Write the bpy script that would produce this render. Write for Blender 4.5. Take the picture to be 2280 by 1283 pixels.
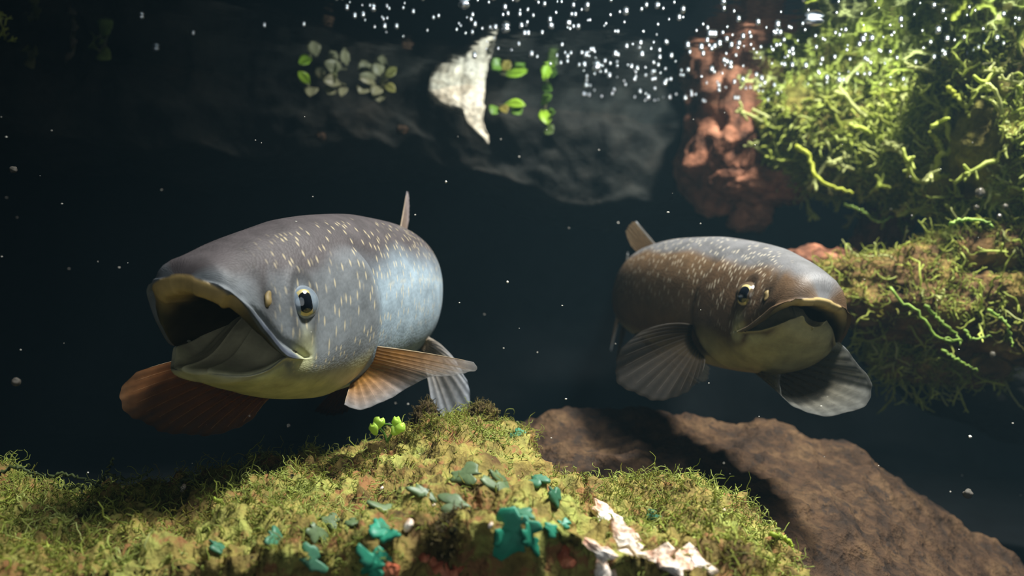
import bpy, bmesh, math, random
import numpy as np
from mathutils import Vector, Matrix, noise

for _o in list(bpy.data.objects):
    bpy.data.objects.remove(_o)
SC = bpy.context.scene
COL = SC.collection

# ------------------------------------------------------------------ camera
W_PX, H_PX = 2280.0, 1283.0
LENS = 28.0
FPX = W_PX * LENS / 36.0
CAM_Z = 0.45
ROLL = math.radians(3.5)
CAM = np.array([0.0, 0.0, CAM_Z])
C_R = np.array([math.cos(ROLL), 0.0, math.sin(ROLL)])
C_U = np.array([-math.sin(ROLL), 0.0, math.cos(ROLL)])
C_F = np.array([0.0, 1.0, 0.0])
cam_data = bpy.data.cameras.new('camera')
cam = bpy.data.objects.new('camera', cam_data)
COL.objects.link(cam)
cam_data.lens = LENS
cam_data.sensor_width = 36.0
cam_data.clip_start = 0.01
cam_data.dof.use_dof = True
cam_data.dof.focus_distance = 0.60
cam_data.dof.aperture_fstop = 5.0
cam.matrix_world = Matrix(((C_R[0], C_U[0], -C_F[0], CAM[0]),
                           (C_R[1], C_U[1], -C_F[1], CAM[1]),
                           (C_R[2], C_U[2], -C_F[2], CAM[2]),
                           (0, 0, 0, 1)))
SC.camera = cam


def P(px, py, d):
    """world point seen at a pixel of the 2280x1283 frame, at depth d metres"""
    return CAM + d * (C_F + ((px - W_PX / 2) / FPX) * C_R - ((py - H_PX / 2) / FPX) * C_U)


SURF_Z = CAM_Z + 0.312          # the water surface, seen from below

# ------------------------------------------------------------------ world, lamps, exposure
world = bpy.data.worlds.new('world')
SC.world = world
world.use_nodes = True
_bg = world.node_tree.nodes['Background']
_bg.inputs[0].default_value = (0.30, 0.55, 0.75, 1)
_bg.inputs[1].default_value = 0.003


def area(name, loc, target, size, power, color):
    d = bpy.data.lights.new(name, 'AREA')
    d.shape = 'DISK'
    d.size = size
    d.energy = power
    d.color = color
    o = bpy.data.objects.new(name, d)
    COL.objects.link(o)
    o.location = loc
    o.rotation_euler = (Vector(target) - Vector(loc)).to_track_quat('-Z', 'Y').to_euler()
    return o


def spot(name, loc, target, size, power, color, cone, blend):
    d = bpy.data.lights.new(name, 'SPOT')
    d.shadow_soft_size = size
    d.energy = power
    d.color = color
    d.spot_size = math.radians(cone)
    d.spot_blend = blend
    o = bpy.data.objects.new(name, d)
    COL.objects.link(o)
    o.location = loc
    o.rotation_euler = (Vector(target) - Vector(loc)).to_track_quat('-Z', 'Y').to_euler()
    return o


spot('tank_lamp', (0.60, 0.56, SURF_Z + 1.10), (0.42, 0.98, 0.5), 0.10, 380, (1.0, 0.97, 0.90), 78, 1.0)
spot('second_tank_lamp', (0.42, 0.30, SURF_Z + 1.05), (0.02, 0.56, 0.38), 0.14, 75, (0.95, 0.98, 1.0), 58, 0.9)
area('front_fill_light', (0.15, -0.9, CAM_Z + 0.15), (0.0, 0.7, 0.42), 1.2, 4.5, (0.88, 0.96, 1.0))  # added fill in front of the tank, brightens faces and undersides

SC.view_settings.view_transform = 'Standard'
SC.view_settings.look = 'None'
SC.view_settings.gamma = 1.0
SC.view_settings.use_curve_mapping = False
SC.view_settings.exposure = 0.0
SC.cycles.use_denoising = True
SC.cycles.max_bounces = 5
SC.cycles.diffuse_bounces = 2
SC.cycles.glossy_bounces = 3
SC.cycles.transmission_bounces = 3
SC.cycles.transparent_max_bounces = 10
SC.cycles.use_adaptive_sampling = True
SC.cycles.adaptive_threshold = 0.03
SC.cycles.caustics_reflective = False
SC.cycles.caustics_refractive = False

# ------------------------------------------------------------------ helpers
rng = np.random.default_rng(7)
random.seed(7)


def lin(r, g, b):
    """sRGB 0..255 -> linear"""
    f = lambda c: (c / 255 / 12.92) if c / 255 <= 0.04045 else ((c / 255 + 0.055) / 1.055) ** 2.4
    return (f(r), f(g), f(b))


class NT:
    """tiny node-tree writer"""
    def __init__(s, name):
        s.m = bpy.data.materials.new(name)
        s.m.use_nodes = True
        s.t = s.m.node_tree
        s.b = s.t.nodes['Principled BSDF']
        s.out = s.t.nodes['Material Output']

    def n(s, typ, **kw):
        nd = s.t.nodes.new(typ)
        for k, v in kw.items():
            if k.startswith('_'):
                setattr(nd, k[1:], v)
            else:
                nd.inputs[k].default_value = v
        return nd

    def l(s, a, b):
        s.t.links.new(a, b)

    def ramp(s, fac, stops, interp='LINEAR'):
        r = s.t.nodes.new('ShaderNodeValToRGB')
        r.color_ramp.interpolation = interp
        e = r.color_ramp.elements
        while len(e) < len(stops):
            e.new(0.5)
        for el, (p, c) in zip(e, stops):
            el.position = p
            el.color = (*c, 1) if len(c) == 3 else c
        s.l(fac, r.inputs[0])
        return r.outputs[0]

    def mix(s, fac, a, b, mode='MIX'):
        m = s.t.nodes.new('ShaderNodeMix')
        m.data_type = 'RGBA'
        m.blend_type = mode
        for sock, v in ((m.inputs[0], fac), (m.inputs[6], a), (m.inputs[7], b)):
            if hasattr(v, 'node'):
                s.l(v, sock)
            elif isinstance(v, (int, float)):
                sock.default_value = v
            else:
                sock.default_value = (*v, 1)
        return m.outputs[2]

    def math(s, op, a, b=0.0, clamp=False):
        m = s.t.nodes.new('ShaderNodeMath')
        m.operation = op
        m.use_clamp = clamp
        for sock, v in ((m.inputs[0], a), (m.inputs[1], b)):
            if hasattr(v, 'node'):
                s.l(v, sock)
            else:
                sock.default_value = v
        return m.outputs[0]

    def attr(s, name):
        a = s.t.nodes.new('ShaderNodeAttribute')
        a.attribute_name = name
        return a

    def noise(s, scale, detail=4.0, rough=0.55, vec=None):
        nd = s.n('ShaderNodeTexNoise', Scale=scale, Detail=detail, Roughness=rough)
        if vec is None:
            tc = s.t.nodes.new('ShaderNodeTexCoord')
            vec = tc.outputs['Object']
        s.l(vec, nd.inputs['Vector'])
        return nd.outputs[0]

    def bump(s, h, strength=0.5, dist=0.01):
        b = s.n('ShaderNodeBump', Strength=strength, Distance=dist)
        s.l(h, b.inputs['Height'])
        s.l(b.outputs[0], s.b.inputs['Normal'])
        return b


def mesh_obj(name, verts, faces, mat, parent=None, smooth=True, inv=None):
    v = np.asarray(verts, float)
    if inv is not None:
        v = v @ inv[:3, :3].T + inv[:3, 3]
    me = bpy.data.meshes.new(name)
    me.from_pydata(v.tolist(), [], faces if isinstance(faces, list) else faces.tolist())
    me.validate()
    if smooth:
        me.polygons.foreach_set('use_smooth', [True] * len(me.polygons))
    me.update()
    if mat is not None:
        me.materials.append(mat)
    o = bpy.data.objects.new(name, me)
    COL.objects.link(o)
    if parent is not None:
        o.parent = parent
    return o


def set_color(o, cols, name='Col'):
    a = o.data.color_attributes.new(name, 'FLOAT_COLOR', 'POINT')
    c = np.asarray(cols, np.float32)
    if c.shape[1] == 3:
        c = np.concatenate([c, np.ones((len(c), 1), np.float32)], 1)
    a.data.foreach_set('color', c.ravel())


def set_vec(o, vecs, name):
    a = o.data.attributes.new(name, 'FLOAT_VECTOR', 'POINT')
    a.data.foreach_set('vector', np.asarray(vecs, np.float32).ravel())


def tag(o, label, cat=None, group=None, kind=None):
    if label:
        o['label'] = label
    if cat:
        o['category'] = cat
    if group:
        o['group'] = group
    if kind:
        o['kind'] = kind
    return o


def empty(name, loc=(0, 0, 0)):
    o = bpy.data.objects.new(name, None)
    o.empty_display_size = 0.02
    COL.objects.link(o)
    o.location = loc
    return o


def grid_faces(nr, nc, wrap=False):
    i, j = np.meshgrid(np.arange(nr - 1), np.arange(nc if wrap else nc - 1), indexing='ij')
    j2 = (j + 1) % nc
    return np.stack([i * nc + j, i * nc + j2, (i + 1) * nc + j2, (i + 1) * nc + j], -1).reshape(-1, 4)


def smooth(e0, e1, x):
    t = np.clip((x - e0) / (e1 - e0), 0, 1)
    return t * t * (3 - 2 * t)


def spl(xs, ys, x):
    """monotone-ish cubic (Catmull-Rom with finite differences) through (xs,ys)"""
    xs, ys, x = np.asarray(xs, float), np.asarray(ys, float), np.asarray(x, float)
    d = np.diff(ys) / np.diff(xs)
    m = np.zeros_like(ys)
    m[1:-1] = np.where(d[:-1] * d[1:] > 0, 2 * d[:-1] * d[1:] / (d[:-1] + d[1:] + 1e-30), 0)
    m[0], m[-1] = d[0], d[-1]
    x = np.clip(x, xs[0], xs[-1])
    k = np.clip(np.searchsorted(xs, x, 'right') - 1, 0, len(xs) - 2)
    h = xs[k + 1] - xs[k]
    t = (x - xs[k]) / h
    return ((2 * t**3 - 3 * t**2 + 1) * ys[k] + (t**3 - 2 * t**2 + t) * h * m[k]
            + (-2 * t**3 + 3 * t**2) * ys[k + 1] + (t**3 - t**2) * h * m[k + 1])


def curve_pts(pts, n):
    """Catmull-Rom resample of a 3-D polyline"""
    p = np.asarray(pts, float)
    if len(p) == 2:
        return p[0] + np.linspace(0, 1, n)[:, None] * (p[1] - p[0])
    s = np.concatenate([[0], np.cumsum(np.linalg.norm(np.diff(p, axis=0), axis=1))])
    q = np.concatenate([[2 * p[0] - p[1]], p, [2 * p[-1] - p[-2]]])
    u = np.linspace(0, s[-1], n)
    k = np.clip(np.searchsorted(s, u, 'right') - 1, 0, len(p) - 2)
    t = ((u - s[k]) / (s[k + 1] - s[k] + 1e-12))[:, None]
    a, b, c, d = q[k], q[k + 1], q[k + 2], q[k + 3]
    return 0.5 * (2 * b + (c - a) * t + (2 * a - 5 * b + 4 * c - d) * t**2 + (3 * b - a - 3 * c + d) * t**3)


def tube(pts, radii, sides=6):
    """verts, faces of a tapered tube along pts (numpy), closed ends"""
    p = np.asarray(pts, float)
    n = len(p)
    r = np.broadcast_to(np.asarray(radii, float), (n,))
    tan = np.gradient(p, axis=0)
    tan /= np.linalg.norm(tan, axis=1)[:, None] + 1e-12
    ref = np.array([0.31, 0.17, 0.93])
    if abs(tan[0] @ ref) > 0.9:
        ref = np.array([0.93, 0.1, 0.2])
    s = np.cross(tan, ref)
    s /= np.linalg.norm(s, axis=1)[:, None] + 1e-12
    t2 = np.cross(tan, s)
    ang = np.linspace(0, 2 * np.pi, sides, endpoint=False)
    v = p[:, None] + r[:, None, None] * (np.cos(ang)[None, :, None] * s[:, None] + np.sin(ang)[None, :, None] * t2[:, None])
    f = [tuple(q) for q in grid_faces(n, sides, True).tolist()]
    f.append(tuple(range(sides - 1, -1, -1)))
    f.append(tuple((n - 1) * sides + k for k in range(sides)))
    return v.reshape(-1, 3), f


_nz = [np.random.default_rng(k) for k in range(3)]


def fbm(p, scale, octaves=4, seed=0.0):
    """fractal noise -1..1 at an (n,3) array of points"""
    q = np.asarray(p, float) * scale + seed * 17.3
    return np.array([noise.fractal(Vector(v), 1.0, 2.0, octaves, noise_basis='PERLIN_ORIGINAL') for v in q])

# ------------------------------------------------------------------ rocks, moss, plants
def rock_material(name, c1, c2, c3, scale=9.0, rough=0.85, bump=0.6, speck=None):
    t = NT(name)
    n1 = t.noise(scale, 4, 0.62)
    n2 = t.noise(scale * 4.3, 3, 0.6)
    c = t.ramp(n1, [(0.32, c1), (0.50, c2), (0.68, c3)])
    c = t.mix(1.0, c, t.ramp(n2, [(0.28, (0.5, 0.5, 0.5)), (0.6, (1.15, 1.12, 1.1))]), 'MULTIPLY')
    if speck is not None:
        n3 = t.noise(scale * 2.1, 3, 0.7)
        c = t.mix(t.ramp(n3, [(0.55, (0, 0, 0)), (0.63, (1, 1, 1))]), c, speck)
    t.l(c, t.b.inputs['Base Color'])
    t.b.inputs['Roughness'].default_value = rough
    t.b.inputs['Specular IOR Level'].default_value = 0.2
    h = t.math('ADD', n1, t.math('MULTIPLY', n2, 0.45))
    t.bump(h, bump, 0.012)
    return t.m


def moss_material(name, rough=0.55, trans=0.35):
    """strand colour from attribute Col plus a little per-spot variation; leaf-thin, so light comes through"""
    t = NT(name)
    a = t.attr('Col')
    n = t.noise(70, 3)
    c = t.mix(1.0, a.outputs['Color'], t.ramp(n, [(0.3, (0.72, 0.74, 0.7)), (0.7, (1.2, 1.2, 1.15))]), 'MULTIPLY')
    t.l(c, t.b.inputs['Base Color'])
    t.b.inputs['Roughness'].default_value = rough
    t.b.inputs['Specular IOR Level'].default_value = 0.35
    tl = t.n('ShaderNodeBsdfTranslucent')
    t.l(c, tl.inputs['Color'])
    m = t.n('ShaderNodeMixShader', Fac=trans)
    t.l(t.b.outputs[0], m.inputs[1])
    t.l(tl.outputs[0], m.inputs[2])
    t.l(m.outputs[0], t.out.inputs['Surface'])
    return t.m


M_BROWN = rock_material('rock_red_brown', lin(58, 38, 28), lin(148, 100, 76), lin(180, 132, 104), 11, bump=0.9)
M_BOULDER = rock_material('rock_brown_smooth', lin(28, 19, 12), lin(58, 42, 27), lin(78, 60, 40), 24, bump=1.0, speck=lin(40, 30, 22))
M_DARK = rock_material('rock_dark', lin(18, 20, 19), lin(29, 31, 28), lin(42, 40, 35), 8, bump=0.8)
M_BLACK = rock_material('rock_black', lin(10, 14, 16), lin(15, 20, 23), lin(20, 25, 27), 4, bump=0.4)
M_OLIVE = rock_material('rock_algae', lin(78, 60, 34), lin(128, 116, 60), lin(146, 156, 80), 22, bump=1.0, speck=lin(128, 92, 56))
M_LEDGE = rock_material('rock_ledge', lin(66, 54, 26), lin(112, 108, 46), lin(150, 152, 70), 17, bump=0.9)
M_BROWNLEDGE = rock_material('rock_brown_ledge', lin(56, 40, 24), lin(104, 80, 46), lin(136, 122, 62), 15, bump=0.9)
M_CLUMP = rock_material('moss_brown', lin(36, 28, 14), lin(64, 52, 26), lin(96, 84, 42), 40, bump=0.9)
M_WHITE = rock_material('stone_white', lin(170, 160, 140), lin(205, 200, 182), lin(225, 222, 208), 30, bump=0.4)
M_MOSS = moss_material('moss_strands')
M_LEAF = moss_material('leaf_green', 0.4, 0.4)


def ico(sub):
    bm = bmesh.new()
    bmesh.ops.create_icosphere(bm, subdivisions=sub, radius=1)
    v = np.array([x.co[:] for x in bm.verts])
    f = [tuple(q.index for q in x.verts) for x in bm.faces]
    bm.free()
    return v, f


ICO = {k: ico(k) for k in (2, 3, 4, 5, 6)}


def mesh_normals(o):
    me = o.data
    n = np.empty(len(me.vertices) * 3, np.float32)
    me.vertices.foreach_get('normal', n)
    v = np.empty(len(me.vertices) * 3, np.float32)
    me.vertices.foreach_get('co', v)
    return v.reshape(-1, 3).astype(float) + np.array(o.location), n.reshape(-1, 3).astype(float)


def lump(name, c, radii, mat, rot=(0, 0, 0), sub=5, amp=0.22, freq=1.5, fine=0.05, seed=0, parent=None, power=2.0):
    """a rock: an ellipsoid (or squarer, power > 2) with fractal relief; c, radii in metres"""
    v, f = ICO[sub]
    w = v / (np.sum(np.abs(v) ** power, 1) ** (1 / power))[:, None]
    r = np.array(radii)
    q = v * (r / r.min())
    d = amp * fbm(q, freq, 4, seed) + fine * fbm(q, freq * 5, 4, seed + 3)
    pit = fbm(q, freq * 2.2, 3, seed + 9)
    d -= 0.10 * np.clip(pit - 0.25, 0, 1)
    p = w * r + v * d[:, None] * r.min()
    R = np.array(Matrix.Rotation(rot[2], 3, 'Z') @ Matrix.Rotation(rot[1], 3, 'Y') @ Matrix.Rotation(rot[0], 3, 'X'))
    p = p @ R.T
    o = mesh_obj(name, p, f, mat, parent)
    if parent is None:
        o.location = c
    else:
        o.location = np.array(c) - np.array(parent.location)
    return o


def surface_pts(objs, n, cond, seed=0):
    """n random points with normals on the given rocks where cond(points, normals) > random"""
    r = np.random.default_rng(seed)
    V, N = [], []
    for o in objs:
        me = o.data
        nf = len(me.polygons)
        c = np.empty(nf * 3, np.float32); me.polygons.foreach_get('center', c)
        nn = np.empty(nf * 3, np.float32); me.polygons.foreach_get('normal', nn)
        ar = np.empty(nf, np.float32); me.polygons.foreach_get('area', ar)
        off = np.array(o.location) + (np.array(o.parent.location) if o.parent else 0)
        c = c.reshape(-1, 3).astype(float) + off
        nn = nn.reshape(-1, 3).astype(float)
        k = r.choice(nf, int(n * 4 / len(objs)) + 10, p=ar / ar.sum())
        j = r.normal(0, 1, (len(k), 3)) * np.sqrt(ar[k])[:, None] * 0.4
        j -= np.sum(j * nn[k], 1)[:, None] * nn[k]
        V.append(c[k] + j); N.append(nn[k])
    V, N = np.concatenate(V), np.concatenate(N)
    keep = cond(V, N) > r.random(len(V))
    V, N = V[keep], N[keep]
    idx = r.permutation(len(V))[:n]
    return V[idx], N[idx]


def proj(p):
    d = (p - CAM) @ C_F
    return np.stack([W_PX / 2 + FPX * ((p - CAM) @ C_R) / d, H_PX / 2 - FPX * ((p - CAM) @ C_U) / d, d], -1)


def strands(name, V, N, length, radius, cols, parent, seed=0, seg=5, curl=0.8, up=0.25, sides=3, mat=None, jit=0.5):
    """one mesh of many curled threads standing on the points V"""
    r = np.random.default_rng(seed)
    n = len(V)
    L = r.uniform(length[0], length[1], n)
    R0 = r.uniform(radius[0], radius[1], n)
    d = N + r.normal(0, 0.55, (n, 3)) + np.array([0, 0, up])
    d /= np.linalg.norm(d, axis=1)[:, None]
    k = np.cross(r.normal(0, 1, (n, 3)), d)
    k /= np.linalg.norm(k, axis=1)[:, None] + 1e-9
    ang = r.normal(0, curl, n)
    pts = np.zeros((n, seg + 1, 3))
    pts[:, 0] = V - N * 0.001
    cur = d.copy()
    for i in range(seg):
        pts[:, i + 1] = pts[:, i] + cur * (L / seg)[:, None]
        jt = r.normal(0, jit, (n, 3))
        cur = cur * np.cos(ang / seg * 2)[:, None] + np.cross(k, cur) * np.sin(ang / seg * 2)[:, None] + jt
        cur /= np.linalg.norm(cur, axis=1)[:, None]
    tan = np.gradient(pts, axis=1)
    tan /= np.linalg.norm(tan, axis=2)[..., None] + 1e-12
    ref = r.normal(0, 1, (n, 1, 3))
    s1 = np.cross(tan, ref); s1 /= np.linalg.norm(s1, axis=2)[..., None] + 1e-12
    s2 = np.cross(tan, s1)
    rad = R0[:, None] * (1 - 0.55 * np.linspace(0, 1, seg + 1) ** 2)[None]
    a = np.arange(sides) * 2 * np.pi / sides
    ring = pts[:, :, None] + rad[..., None, None] * (np.cos(a)[None, None, :, None] * s1[:, :, None] + np.sin(a)[None, None, :, None] * s2[:, :, None])
    base = grid_faces(seg + 1, sides, True)
    per = (seg + 1) * sides
    F = (base[None] + (np.arange(n) * per)[:, None, None]).reshape(-1, 4)
    me = bpy.data.meshes.new(name)
    VV = ring.reshape(-1, 3)
    off = np.array(parent.location) if parent is not None else np.zeros(3)
    VV = VV - off
    me.vertices.add(len(VV)); me.vertices.foreach_set('co', VV.astype(np.float32).ravel())
    me.loops.add(F.size); me.loops.foreach_set('vertex_index', F.ravel().astype(np.int32))
    me.polygons.add(len(F))
    me.polygons.foreach_set('loop_start', np.arange(0, F.size, 4, dtype=np.int32))
    me.polygons.foreach_set('use_smooth', np.ones(len(F), bool))
    me.update(calc_edges=True)
    me.materials.append(mat or M_MOSS)
    o = bpy.data.objects.new(name, me)
    COL.objects.link(o)
    if parent is not None:
        o.parent = parent
    pal = np.array(cols)
    # colour drifts over the rock in patches
    w = np.array([noise.noise(Vector(p * 14)) for p in V]) * 0.9 + r.normal(0, 0.28, n)
    ci = np.clip((w * 0.5 + 0.5) * len(pal), 0, len(pal) - 1.001)
    lo = ci.astype(int)
    c = pal[lo] * (1 - (ci - lo))[:, None] + pal[lo + 1] * (ci - lo)[:, None]
    c = np.repeat(c, per, axis=0)
    set_color(o, c)
    o['kind'] = 'stuff'
    return o


def ridge_rock(name, ridge, front_py, front_d, mat, amp, freq, seed, nx=240, ns=90, sub_noise=0.3, cliff=0.22, back=0.3, flat=1.0, back_run=0.18):
    """a bank of rock: a crest line (px, py, depth), sloping to a front edge that breaks off, falling away behind"""
    r = np.array(ridge, float)
    x = np.linspace(r[0, 0], r[-1, 0], nx)
    ry, rd = spl(r[:, 0], r[:, 1], x), spl(r[:, 0], r[:, 2], x)
    crest = np.array([P(a, b, c) for a, b, c in zip(x, ry, rd)])
    fy = np.interp(x, [q[0] for q in front_py], [q[1] for q in front_py])
    front = np.array([P(W_PX / 2 + (a - W_PX / 2) * (1.0), b, front_d) for a, b in zip(x, fy)])
    rows = []
    n1, n2, n3 = int(ns * .2), int(ns * .5), ns - int(ns * .2) - int(ns * .5)
    for t in np.linspace(0, 1, n1, endpoint=False):
        rows.append(front + np.array([0, .05 * (1 - t) ** 1.5 * 1.0, -cliff * (1 - t)]))
    for t in np.linspace(0, 1, n2, endpoint=False):
        h = t ** flat
        p = front * (1 - t) + crest * t
        p[:, 2] = front[:, 2] * (1 - h) + crest[:, 2] * h
        rows.append(p)
    for t in np.linspace(0, 1, n3):
        rows.append(crest + np.array([0, back_run * t, -back * t ** 2]))
    G = np.array(rows)
    du, dv = np.gradient(G, axis=1), np.gradient(G, axis=0)
    N = np.cross(du, dv); N /= np.linalg.norm(N, axis=2)[..., None] + 1e-9
    flat_p = G.reshape(-1, 3)
    d = amp * fbm(flat_p, freq, 5, seed) + amp * sub_noise * fbm(flat_p, freq * 5, 4, seed + 2)
    G = (flat_p + N.reshape(-1, 3) * d[:, None])
    f = grid_faces(len(rows), nx)
    o = mesh_obj(name, G, [tuple(q) for q in f.tolist()], mat)
    loc = G.mean(0); loc[2] = G[:, 2].min()
    o.data.transform(Matrix.Translation(Vector(-loc)))
    o.location = loc
    return o


# --- the tank shell
def sheet(name, x0, x1, y0, y1, z, mat):
    o = mesh_obj(name, [(x0, y0, z), (x1, y0, z), (x1, y1, z), (x0, y1, z)], [(0, 1, 2, 3)], mat, smooth=False)
    o['kind'] = 'structure'
    return o


def relief_wall(name, p0, p1, z0, z1, mat, amp, freq, seed, nx=160, nz=90):
    u, w = np.meshgrid(np.linspace(0, 1, nx), np.linspace(0, 1, nz), indexing='ij')
    p0, p1 = np.array(p0), np.array(p1)
    base = p0[None, None] + (p1 - p0)[None, None] * u[..., None]
    G = np.concatenate([base, (z0 + (z1 - z0) * w)[..., None]], -1).reshape(-1, 3)
    t = (p1 - p0) / np.linalg.norm(p1 - p0)
    n = np.array([t[1], -t[0], 0])
    G = G + n * (amp * fbm(G, freq, 5, seed))[:, None]
    o = mesh_obj(name, G, [tuple(q) for q in grid_faces(nx, nz).tolist()], mat)
    o['kind'] = 'structure'
    return o


def water_surface():
    """seen from below: clear when looked at steeply, a mirror beyond the critical angle; gently uneven"""
    t = NT('water_surface')
    nz = t.noise(9, 3, 0.5)
    b = t.n('ShaderNodeBump', Strength=0.10, Distance=0.02)
    t.l(nz, b.inputs['Height'])
    lw = t.n('ShaderNodeLayerWeight', Blend=0.5)
    f = t.ramp(lw.outputs['Facing'], [(0.28, (0.03, 0.03, 0.03)), (0.36, (0.96, 0.96, 0.96))])
    g = t.n('ShaderNodeBsdfGlossy', Roughness=0.06)
    g.inputs['Color'].default_value = (0.80, 0.88, 0.92, 1)
    t.l(b.outputs[0], g.inputs['Normal'])
    tr = t.n('ShaderNodeBsdfTransparent')
    tr.inputs['Color'].default_value = (0.97, 0.99, 1, 1)
    m = t.n('ShaderNodeMixShader')
    t.l(f, m.inputs[0]); t.l(tr.outputs[0], m.inputs[1]); t.l(g.outputs[0], m.inputs[2])
    t.l(m.outputs[0], t.out.inputs['Surface'])
    return t.m


sheet('floor', -3, 3, -0.3, 3.2, 0.0, M_BLACK)
relief_wall('wall_back', (-2.6, 2.0), (2.8, 2.35), -0.05, SURF_Z + 0.5, M_BLACK, 0.10, 1.7, 4)
relief_wall('wall_left', (-1.55, -0.2), (-1.7, 2.3), -0.05, SURF_Z + 0.5, M_BLACK, 0.08, 2.0, 6)
relief_wall('wall_right', (1.75, 2.4), (1.55, -0.2), -0.05, SURF_Z + 0.5, M_BLACK, 0.08, 2.0, 8)

def water_body():
    t = NT('tank_water')
    t.t.nodes.remove(t.b)
    v = t.n('ShaderNodeVolumeScatter', Density=0.024, Anisotropy=0.25)
    v.inputs['Color'].default_value = (0.42, 0.80, 1.0, 1)
    t.l(v.outputs[0], t.out.inputs['Volume'])
    a, b, c, d, e, f = -1.5, 1.5, -0.25, 2.6, 0.002, SURF_Z - 0.0005
    o = mesh_obj('water', [(a, c, e), (b, c, e), (b, d, e), (a, d, e), (a, c, f), (b, c, f), (b, d, f), (a, d, f)],
                 [(3, 2, 1, 0), (4, 5, 6, 7), (0, 1, 5, 4), (1, 2, 6, 5), (2, 3, 7, 6), (3, 0, 4, 7)], t.m, smooth=False)
    o['kind'] = 'structure'


water_body()
ws = sheet('water_surface', -3, 3, -0.6, 3.2, SURF_Z, water_surface())

# ------------------------------------------------------------------ fish
def fish_material(name, back, mid, low, spot, spot_amt):
    """skin: colour by anatomy (attribute Col), pale flecks set in rows, fine mottling"""
    t = NT(name)
    col = t.attr('Col')
    suv = t.attr('suv')          # x: metres along, y: metres round the flank, z: where flecks grow (0..1)
    sep = t.n('ShaderNodeSeparateXYZ')
    t.l(suv.outputs['Vector'], sep.inputs[0])
    # flecks: voronoi cells stretched along the girth
    mp = t.n('ShaderNodeMapping')
    mp.inputs['Scale'].default_value = (235, 105, 1)
    mp.inputs['Rotation'].default_value = (0, 0, 0.35)
    cmb = t.n('ShaderNodeCombineXYZ')
    t.l(sep.outputs[0], cmb.inputs[0])
    t.l(sep.outputs[1], cmb.inputs[1])
    t.l(cmb.outputs[0], mp.inputs[0])
    vo = t.n('ShaderNodeTexVoronoi', Scale=1.0, Randomness=0.9)
    vo.voronoi_dimensions = '2D'
    t.l(mp.outputs[0], vo.inputs['Vector'])
    dot = t.ramp(vo.outputs['Distance'], [(0.10, (1, 1, 1)), (0.30, (0, 0, 0))])
    sc = t.n('ShaderNodeSeparateColor')
    t.l(vo.outputs['Color'], sc.inputs[0])
    keep = t.ramp(sc.outputs[0], [(0.40, (0, 0, 0)), (0.62, (1, 1, 1))])
    f = t.math('MULTIPLY', dot, keep)
    f = t.math('MULTIPLY', f, sep.outputs[2])
    f = t.math('MULTIPLY', f, spot_amt)
    mott = t.noise(60, 3, 0.6)
    base = t.mix(1.0, col.outputs['Color'], t.ramp(mott, [(0.3, (0.72, 0.72, 0.72)), (0.7, (1.22, 1.22, 1.22))]), 'MULTIPLY')
    c = t.mix(f, base, spot)
    t.l(c, t.b.inputs['Base Color'])
    t.b.inputs['Roughness'].default_value = 0.55
    t.b.inputs['Specular IOR Level'].default_value = 0.28
    t.b.inputs['Subsurface Weight'].default_value = 0.0
    # scale relief
    vs = t.n('ShaderNodeTexVoronoi', Scale=1.0)
    vs.voronoi_dimensions = '2D'
    mp2 = t.n('ShaderNodeMapping')
    mp2.inputs['Scale'].default_value = (420, 420, 1)
    t.l(cmb.outputs[0], mp2.inputs[0])
    t.l(mp2.outputs[0], vs.inputs['Vector'])
    h = t.math('ADD', t.math('MULTIPLY', vs.outputs['Distance'], 0.5), t.math('MULTIPLY', mott, 0.6))
    t.bump(h, 0.25, 0.0012)
    return t.m


def fin_material(name, inner, outer, alpha):
    """membrane: colour along the ray (attribute Col), part see-through, part glowing when lit from behind"""
    t = NT(name)
    col = t.attr('Col')
    tc = t.noise(180, 3, 0.6)
    c = t.mix(1.0, col.outputs['Color'], t.ramp(tc, [(0.3, (0.75, 0.75, 0.75)), (0.7, (1.2, 1.2, 1.2))]), 'MULTIPLY')
    t.l(c, t.b.inputs['Base Color'])
    t.b.inputs['Roughness'].default_value = 0.65
    t.b.inputs['Specular IOR Level'].default_value = 0.12
    tl = t.n('ShaderNodeBsdfTranslucent')
    t.l(c, tl.inputs['Color'])
    tr = t.n('ShaderNodeBsdfTransparent')
    m1 = t.n('ShaderNodeMixShader', Fac=0.45)
    t.l(t.b.outputs[0], m1.inputs[1])
    t.l(tl.outputs[0], m1.inputs[2])
    m2 = t.n('ShaderNodeMixShader')
    t.l(t.math('MULTIPLY', col.outputs['Alpha'], alpha), m2.inputs[0])
    t.l(tr.outputs[0], m2.inputs[1])
    t.l(m1.outputs[0], m2.inputs[2])
    t.l(m2.outputs[0], t.out.inputs['Surface'])
    return t.m


def simple(name, color, rough=0.4, spec=0.5, coat=0.0, metal=0.0):
    t = NT(name)
    nz = t.noise(90, 3)
    c = t.mix(1.0, color, t.ramp(nz, [(0.3, (0.85, 0.85, 0.85)), (0.7, (1.12, 1.12, 1.12))]), 'MULTIPLY')
    t.l(c, t.b.inputs['Base Color'])
    t.b.inputs['Roughness'].default_value = rough
    t.b.inputs['Specular IOR Level'].default_value = spec
    t.b.inputs['Coat Weight'].default_value = coat
    t.b.inputs['Metallic'].default_value = metal
    return t.m


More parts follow.
